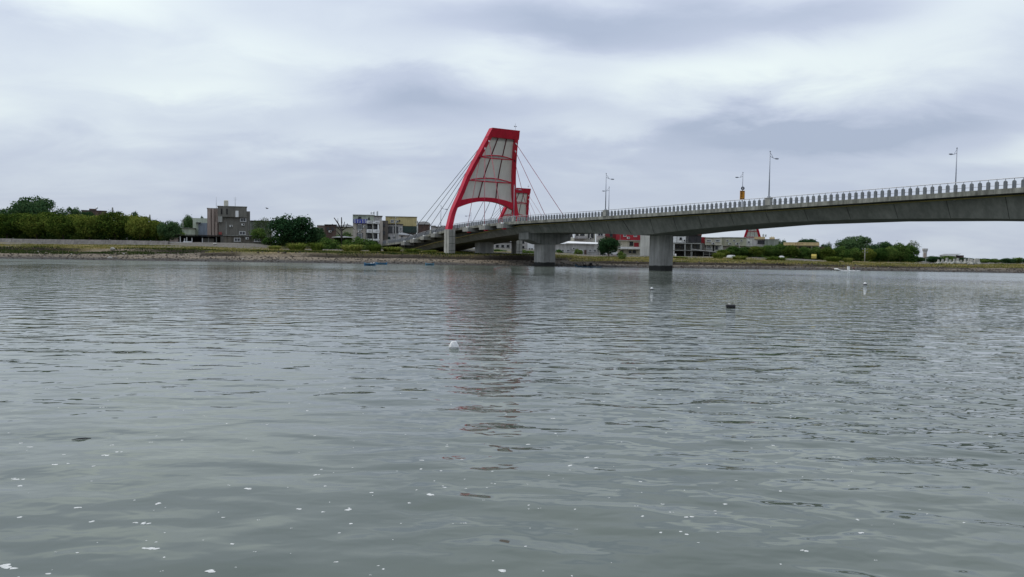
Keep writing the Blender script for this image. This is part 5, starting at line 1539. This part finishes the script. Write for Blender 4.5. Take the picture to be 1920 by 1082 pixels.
upole('tall concrete utility pole before the yellow-topped house', 742, 406, 218)
upole('concrete utility pole before the balconies of the white house', 698.5, 412, 216, 2)
upole('stout grey utility pole right of the dark green tarpaulin', 783, 414, 226, 1, None, 0.2)
upole('short utility pole behind the round dark tree', 343, 411, 244, 1)
upole('pale utility pole before the yellow-green hall', 1386.5, 453, 212, 1)
upole('pale utility pole below the broad dome tree', 1622, 465, 199, 2, CONC_L)
upole('thin short pole right beneath the lookout tower', 1736, 484, 196, 0, CONC_L, 0.07)
upole('dark utility pole at the far right edge beyond the trees', 1912, 482, 236, 1, CONC_D)

CARW = mk('white_car_paint', (0.60, 0.60, 0.59), (0.56, 0.56, 0.55), 1, 0.3, 0, 0, 0, 0.5)


def car(label, px, Y, rz, mat, van=False, name='parked_car', cat='car'):
    a = at(px, 480, Y); zb = tz(a.x, Y) + 0.02
    o = empty(name, (a.x, Y, zb), label, cat, None, rz)
    L, H = 4.3, 1.45 if not van else 1.9
    body = [(-L / 2, 0.3), (L / 2, 0.3), (L / 2, 0.75), (L / 2 - 0.9 if not van else L / 2 - 0.35, 0.9), (L / 2 - 1.5 if not van else L / 2 - 0.9, H), (-L / 2 + 0.6 if not van else -L / 2 + 0.1, H), (-L / 2 + 0.05, 0.95)]
    MB().prism(body, -0.82, 0.82).build('body', mat, o)
    for sy in (-1, 1):
        MB().prism([(-L / 2 + 0.7, 0.95), (L / 2 - 1.2, 0.95), (L / 2 - 1.65, H - 0.1), (-L / 2 + 0.75, H - 0.1)], sy * 0.83 - 0.01, sy * 0.83 + 0.01).build('side_window', GLASS, o)
        for sx_ in (-1.3, 1.3):
            MB().tube([(sx_, sy * 0.7, 0.31), (sx_, sy * 0.86, 0.31)], 0.31, 12).build('wheel', BLACK, o)
    return o


car('white car parked half hidden at the lone dark tree', 1147, 206, 0.9, CARW)
for px, py, w_, lab in ((1371, 484, 17, 'white upturned dinghy lying between hedge and reeds, larger of two'), (1465.5, 484, 10, 'small white upturned dinghy under the hedge beside the ochre hall')):
    a = at(px, py, 197); zb = tz(a.x, 197); L = w_ * 197 / FPX
    dg = empty('dinghy', (a.x, 197, zb), lab, 'dinghy', 'upturned dinghies')
    vs = []; fs = []
    for i in range(9):
        t = -1 + i / 4; wd = 0.55 * (1 - abs(t) ** 3 * 0.85); hh = 0.72 * (1 - 0.25 * abs(t) ** 2)
        for j in range(7):
            q = -1 + j / 3; vs.append((t * L / 2, q * wd, hh * (1 - abs(q) ** 2.2)))
    for i in range(8):
        for j in range(6):
            fs.append((i * 7 + j, (i + 1) * 7 + j, (i + 1) * 7 + j + 1, i * 7 + j + 1))
    fs.append(tuple(range(6, -1, -1))); fs.append(tuple(56 + j for j in range(7)))
    MB().add(vs, fs).build('hull', CARW, dg, False); MB().box((0, 0, 0.74), (L * 0.7, 0.06, 0.05)).build('keel', CONC_L, dg)
a = at(1526, 484, 200); zb = tz(a.x, 200)
tr = empty('small_truck', (a.x, 200, zb), 'small yellow truck with pinkish load below the hedge', 'truck', None, 1.2); tr.scale = (0.75, 0.75, 0.72)
YP = paint('yellow_truck_paint', (0.50, 0.40, 0.10), 0.1); PK = paint('pink_load', (0.42, 0.17, 0.15), 0.2)
MB().prism([(-1.9, 0.5), (-0.5, 0.5), (-0.5, 2.0), (-1.4, 2.0), (-1.9, 1.3)], -0.8, 0.8).build('cab', YP, tr)
MB().prism([(-1.35, 1.3), (-0.65, 1.3), (-0.65, 1.85), (-1.2, 1.85)], -0.83, -0.805).build('side_window', GLASS, tr)
MB().box((0.75, 0, 0.75), (2.4, 1.6, 0.35)).build('bed', YP, tr); MB().box((0.85, 0, 1.2), (2.0, 1.4, 0.6), 0, 0.85).build('load', PK, tr)
for sx_ in (-1.2, 1.2):
    for sy in (-0.75, 0.75):
        MB().tube([(sx_, sy - 0.1, 0.36), (sx_, sy + 0.1, 0.36)], 0.36, 12).build('wheel', BLACK, tr)


def tetrapod(px, py, s_, Y, rz, lab):
    a = at(px, py, Y)
    mb = MB(); o_ = Vector((0, 0, 0.75))
    dirs = [Vector((0, 0, 1))] + [Vector((math.cos(R(120 * k)), math.sin(R(120 * k)), -0.45)).normalized() for k in range(3)]
    for d in dirs:
        mb.tube([o_, o_ + d * 1.0], [0.42, 0.27], 8)
    o = mb.build('tetrapod', CONC_L); o.location = (a.x, Y, tz(a.x, Y) - 0.12); o.rotation_euler = (0, 0, rz); o.scale = (s_, s_, s_)
    tag(o, lab, 'concrete block', 'concrete tetrapods on the right bank')


for k in range(11):
    tetrapod(1760 + k * 7.2 + random.uniform(-1, 1), 492, 0.72 + 0.1 * (k % 3), 186 + (k % 3) * 1.1, k * 0.9, 'grey concrete tetrapod in the row on the right bank, ' + ORD[k] + ' from the left')
for k, px in enumerate((1822, 1829, 1834)):
    tetrapod(px, 494, 0.95, 182.4 + k * 0.4, k * 1.3, 'larger grey tetrapod at the right end of the row, ' + ('leftmost', 'middle', 'rightmost')[k] + ' of three')


# ------------------------------------------------------------------ boats and rafts
def small_boat(label, px0, px1, py, mat, h_=0.42, rz=0.0, clutter=0):
    a = on_level(px0, py); b = on_level(px1, py); L = b.x - a.x; Yb = (a.y + b.y) / 2
    o = empty('rowing_boat', ((a.x + b.x) / 2, Yb, 0.0), label, 'boat', 'small boats by the bank', rz)
    st = np.linspace(-1, 1, 13); vs = []; fs = []; K = 7
    for t in st:
        wd = 0.62 * (1 - abs(t) ** 3.0 * 0.93); sh = h_ * (1 + 0.35 * abs(t) ** 2.5)
        for j in range(K):
            q = -1 + 2 * j / (K - 1); vs.append((t * L / 2, q * wd, -0.12 + (sh + 0.12) * abs(q) ** 1.6 + 0.12 * abs(t) ** 4))
    for i in range(12):
        for j in range(K - 1):
            fs.append((i * K + j, (i + 1) * K + j, (i + 1) * K + j + 1, i * K + j + 1))
    fs.append(tuple(range(K))); fs.append(tuple(12 * K + j for j in range(K - 1, -1, -1)))
    MB().add(vs, fs).build('hull', mat, o, False)
    mb = MB()
    for sgn in (-1, 1):
        mb.tube([(t * L / 2, sgn * 0.62 * (1 - abs(t) ** 3.0 * 0.93), h_ * (1 + 0.35 * abs(t) ** 2.5) + 0.01) for t in st], 0.035, 6)
    mb.build('gunwale', paint('faded_blue_trim', (0.13, 0.24, 0.33), 0.1), o)
    for t in (-0.35, 0.2):
        MB().box((t * L / 2, 0, h_ * 0.75), (0.22, 0.98, 0.04)).build('thwart', CONC_L, o)
    MB().slab([(-L * 0.36, -0.4), (L * 0.36, -0.4), (L * 0.36, 0.4), (-L * 0.36, 0.4)], h_ * 0.45, h_ * 0.5).build('floor', mat, o)
    return o, h_, L


BLUE1 = paint('blue_boat_paint', (0.05, 0.16, 0.30), 0.15); BLUE2 = paint('bright_blue_boat_paint', (0.055, 0.21, 0.40), 0.15); BLUE3 = paint('pale_blue_boat_paint', (0.17, 0.34, 0.44), 0.15)
bo, hh_, LL = small_boat('small dark blue boat nearest the left bank, carrying white bundles', 680.5, 706, 498.0, BLUE1, 0.34)
for k, (dx, w_) in enumerate(((0.25, 0.35), (0.75, 0.5))):
    c = MB().ball((0, 0, 0.12), w_ / 2, 8, 6, (1, 0.8, 0.6), 0.1).build('white_bundle', WHITE)
    c.location = bo.location + Vector((dx, 0.0, 0.26)); tag(c, ('smaller' if k == 0 else 'larger') + ' white bundle lying in the dark blue boat', 'bundle', 'bundles in the blue boat')
small_boat('slim bright blue boat lying just behind the dark blue boat', 703, 727.5, 496.0, BLUE2, 0.26)
small_boat('pale blue boat lying alone at the waterline left of the ramp', 796.5, 814.5, 497.4, BLUE3, 0.30)


def raft(label, px0, px1, py, mat, bow_left=True, name='pipe_raft'):
    a = on_level(px0, py); b = on_level(px1, py); L = b.x - a.x
    o = empty(name, ((a.x + b.x) / 2, (a.y + b.y) / 2, 0), label, 'raft', 'small boats by the bank')
    sg_ = -1 if bow_left else 1
    for j in range(6):
        y = (j - 2.5) * 0.27
        MB().tube([(-sg_ * L / 2, y, 0.05), (0, y, 0.05), (sg_ * L * 0.33, y, 0.08), (sg_ * L * 0.44, y, 0.2), (sg_ * L * 0.5, y, 0.42)], 0.13, 8).build('pipe', mat, o, True)
    for k in range(5):
        MB().box((-L * 0.4 + k * L * 0.18, 0, 0.2), (0.14, 1.6, 0.05)).build('cross_plank', CONC_D, o)
    return o, L


rd, RL = raft('long dark blue pipe raft afloat beyond the first river pier', 1080, 1125, 501.4, paint('dark_blue_pipe', (0.03, 0.075, 0.12), 0.1), True)
om = empty('outboard_motor', rd.location + Vector((0.5, 0, 0.22)), 'black tilted outboard motor on the dark blue raft', 'motor')
MB().ball((0, 0, 0.45), 0.32, 10, 7, (1, 0.7, 0.75)).build('cowling', BLACK, om, True)
MB().tube([(0.05, 0, 0.4), (-0.55, 0, 0.05)], [0.1, 0.06], 8).build('shaft', BLACK, om, True); MB().tube([(0.1, 0, 0.6), (0.65, 0, 0.85)], 0.035, 6).build('tiller', BLACK, om); MB().box((0, 0, 0.08), (0.9, 0.5, 0.2)).build('mount', BLACK, om)
nb = empty('net_bundle', rd.location + Vector((-0.65, 0.1, 0.22)), 'dark net bundle with two upright stakes on the dark blue raft', 'bundle')
MB().ball((0, 0, 0.1), 0.42, 9, 6, (1, 0.8, 0.5), 0.12).build('net', BLACK, nb); 
for dx in (-0.28, 0.22):
    MB().tube([(dx, 0, 0.0), (dx - 0.03, 0, 0.62)], 0.06, 6).build('stake', BLACK, nb)
wr, WL = raft('long white pipe raft with upturned bow at the right bank', 1572.5, 1604, 508.4, WHITE, True)
wb = empty('white_box', wr.location + Vector((0.25, 0, 0.22)), 'small white cabinet standing on the white raft', 'box')
MB().box((0, 0, 0.3), (0.34, 0.4, 0.6)).build('case', WHITE, wb); MB().box((0, 0, 0.63), (0.4, 0.46, 0.06)).build('lid', WHITE, wb)
mo = empty('outboard_motor', wr.location + Vector((1.25, 0, 0.2)), 'brownish outboard motor at the stern of the white raft', 'motor')
MB().ball((0, 0, 0.42), 0.22, 9, 6, (1, 0.8, 0.9)).build('cowling', paint('rusty_cowl', (0.20, 0.12, 0.10), 0.1), mo, True); MB().tube([(0, 0, 0.3), (0.22, 0, -0.12)], 0.07, 6).build('shaft', BLACK, mo)

# ------------------------------------------------------------------ floating things in the river
def wz(x, y):
    return float(water_h(np.array([x]), np.array([y]))[0])


FOAMM = mk('white_polystyrene', (0.76, 0.76, 0.74), (0.60, 0.60, 0.58), 6, 0.85, 0.2)
p = on_level(851, 653); random.seed(3)
mb = MB(); mb.ball((0, 0, 0.06), 0.135, 9, 6, (1.0, 0.8, 0.95), 0.10); mb.v = [(x, y, z + (0.06 if z > 0.12 and abs(x) < 0.08 else 0)) for x, y, z in mb.v]
o = mb.build('float', FOAMM); o.scale = (1, 1, 0.78); o.location = (p.x, p.y, wz(p.x, p.y)); tag(o, 'angular white polystyrene float before the tower reflection', 'float')
p = on_level(1370, 577)
df = empty('fishing_drum', (p.x, p.y, wz(p.x, p.y)), 'dark floating drum bundle with pale top right of centre', 'float'); df.scale = (0.8, 0.8, 0.8)
MB().tube([(-0.26, 0, 0.06), (-0.24, 0, 0.06), (0.24, 0, 0.06), (0.26, 0, 0.06)], [0.12, 0.14, 0.14, 0.12], 12).build('drum', BLACK, df, False)
MB().ball((-0.08, 0, 0.2), 0.1, 8, 5, (1.2, 0.8, 0.6), 0.15).build('top_knot', CONC_L, df); MB().ball((0.1, 0, 0.19), 0.08, 8, 5, (1.2, 0.8, 0.6), 0.15).build('cord_coil', CONC_D, df)
for px, py, r_, lab in ((1622, 534, 0.14, 'white round buoy with dark collar at the right'), (1222, 543, 0.10, 'low white buoy below the second river pier')):
    p = on_level(px, py)
    b_ = empty('buoy', (p.x, p.y, 0), lab, 'buoy', 'round buoys')
    MB().ball((0, 0, r_ * 0.75), r_, 12, 8, (1, 1, 0.85)).build('ball', WHITE, b_, True); MB().tube([(0, 0, 0.0), (0, 0, r_ * 0.45)], r_ * 1.12, 12).build('collar', BLACK, b_)
p = on_level(151, 823)
o = MB().tube([(-0.09, -0.05, 0.006), (-0.02, -0.015, 0.012), (0.05, 0.02, 0.012), (0.11, 0.055, 0.006)], [0.003, 0.009, 0.008, 0.003], 6).build('stick', BLACK); o.location = (p.x, p.y, wz(p.x, p.y)); tag(o, 'short dark stick floating in the left foreground', 'stick')


def foam():
    rs = np.random.default_rng(21); V = []; F = []
    spots = []
    for i in range(620):
        Yf = 5.2 + 24 * rs.uniform(0, 1) ** 1.9
        Xf = rs.normal(-0.15, 0.42) * Yf if i % 3 else rs.uniform(-0.66, 0.66) * Yf
        spots.append((Xf, Yf, 0.004 + 0.015 * rs.uniform(0, 1) ** 2.5 + 0.0004 * Yf))
    for px, py, s_ in ((38, 910, .04), (30, 898, .035), (42, 898, .03), (100, 872, .04), (120, 853, .03), (198, 854, .045), (222, 848, .035), (145, 952, .04), (275, 980, .035), (290, 1030, .05), (297, 944, .035), (465, 918, .04), (810, 928, .045), (830, 914, .04), (790, 880, .03), (770, 942, .03), (1293, 970, .04), (1338, 957, .03), (1116, 876, .03), (1100, 858, .04), (940, 1070, .045), (388, 1072, .06)):
        q = on_level(px, py); spots.append((q.x, q.y, s_ * 0.65))
    q = on_level(6, 1062)
    for k in range(4):
        spots.append((q.x + 0.03 * k, q.y - 0.012 * k, 0.035))
    for Xf, Yf, s_ in spots:
        m_ = rs.integers(1, 4)
        for _ in range(m_):
            cx, cy = Xf + rs.normal(0, s_ * 0.8), Yf + rs.normal(0, s_ * 0.4); n = 9; rot = rs.normal(0.25, 0.35)
            z = wz(cx, cy) - 0.0005
            k0 = len(V); asp = rs.uniform(0.3, 0.6)
            for zz in (0.0, 0.002):
                for j in range(n):
                    t = 2 * math.pi * j / n; r_ = s_ * (1 + rs.uniform(-0.35, 0.25)) * (1 if zz == 0 else 0.85)
                    x, y = r_ * math.cos(t), r_ * math.sin(t) * asp * 1.6
                    V.append((cx + x * math.cos(rot) - y * math.sin(rot), cy + x * math.sin(rot) + y * math.cos(rot), z + zz))
            F.append(tuple(k0 + n + j for j in range(n)))
            for j in range(n):
                F.append((k0 + j, k0 + (j + 1) % n, k0 + n + (j + 1) % n, k0 + n + j))
    o = link_mesh('foam', V, F, mk('river_foam', (0.70, 0.70, 0.67), (0.42, 0.44, 0.42), 40, 0.9)); tag(o, 'white flecks of foam drifting on the near water', 'foam', None, 'stuff')


foam()

# bird over the rooftops
p = at(501, 391, 150)
bd = empty('bird', p, 'small grey bird gliding right of the concrete house', 'bird')
MB().ball((0, 0, 0), 0.13, 8, 6, (2.0, 0.7, 0.6)).add([], []).build('body', mk('grey_feathers', (0.16, 0.15, 0.15), (0.10, 0.095, 0.095), 4, 0.9), bd, True)
for sgn in (-1, 1):
    MB().add([(0.12, sgn * 0.06, 0.03), (-0.12, sgn * 0.06, 0.03), (-0.22, sgn * 0.42, 0.14), (-0.02, sgn * 0.40, 0.15), (-0.30, sgn * 0.72, 0.10),
              (0.12, sgn * 0.06, 0.0), (-0.12, sgn * 0.06, 0.0), (-0.22, sgn * 0.42, 0.12), (-0.02, sgn * 0.40, 0.13)],
             [(0, 1, 2, 3), (3, 2, 4), (5, 8, 7, 6), (8, 4, 7)]).build('wing', MATS['grey_feathers'], bd)
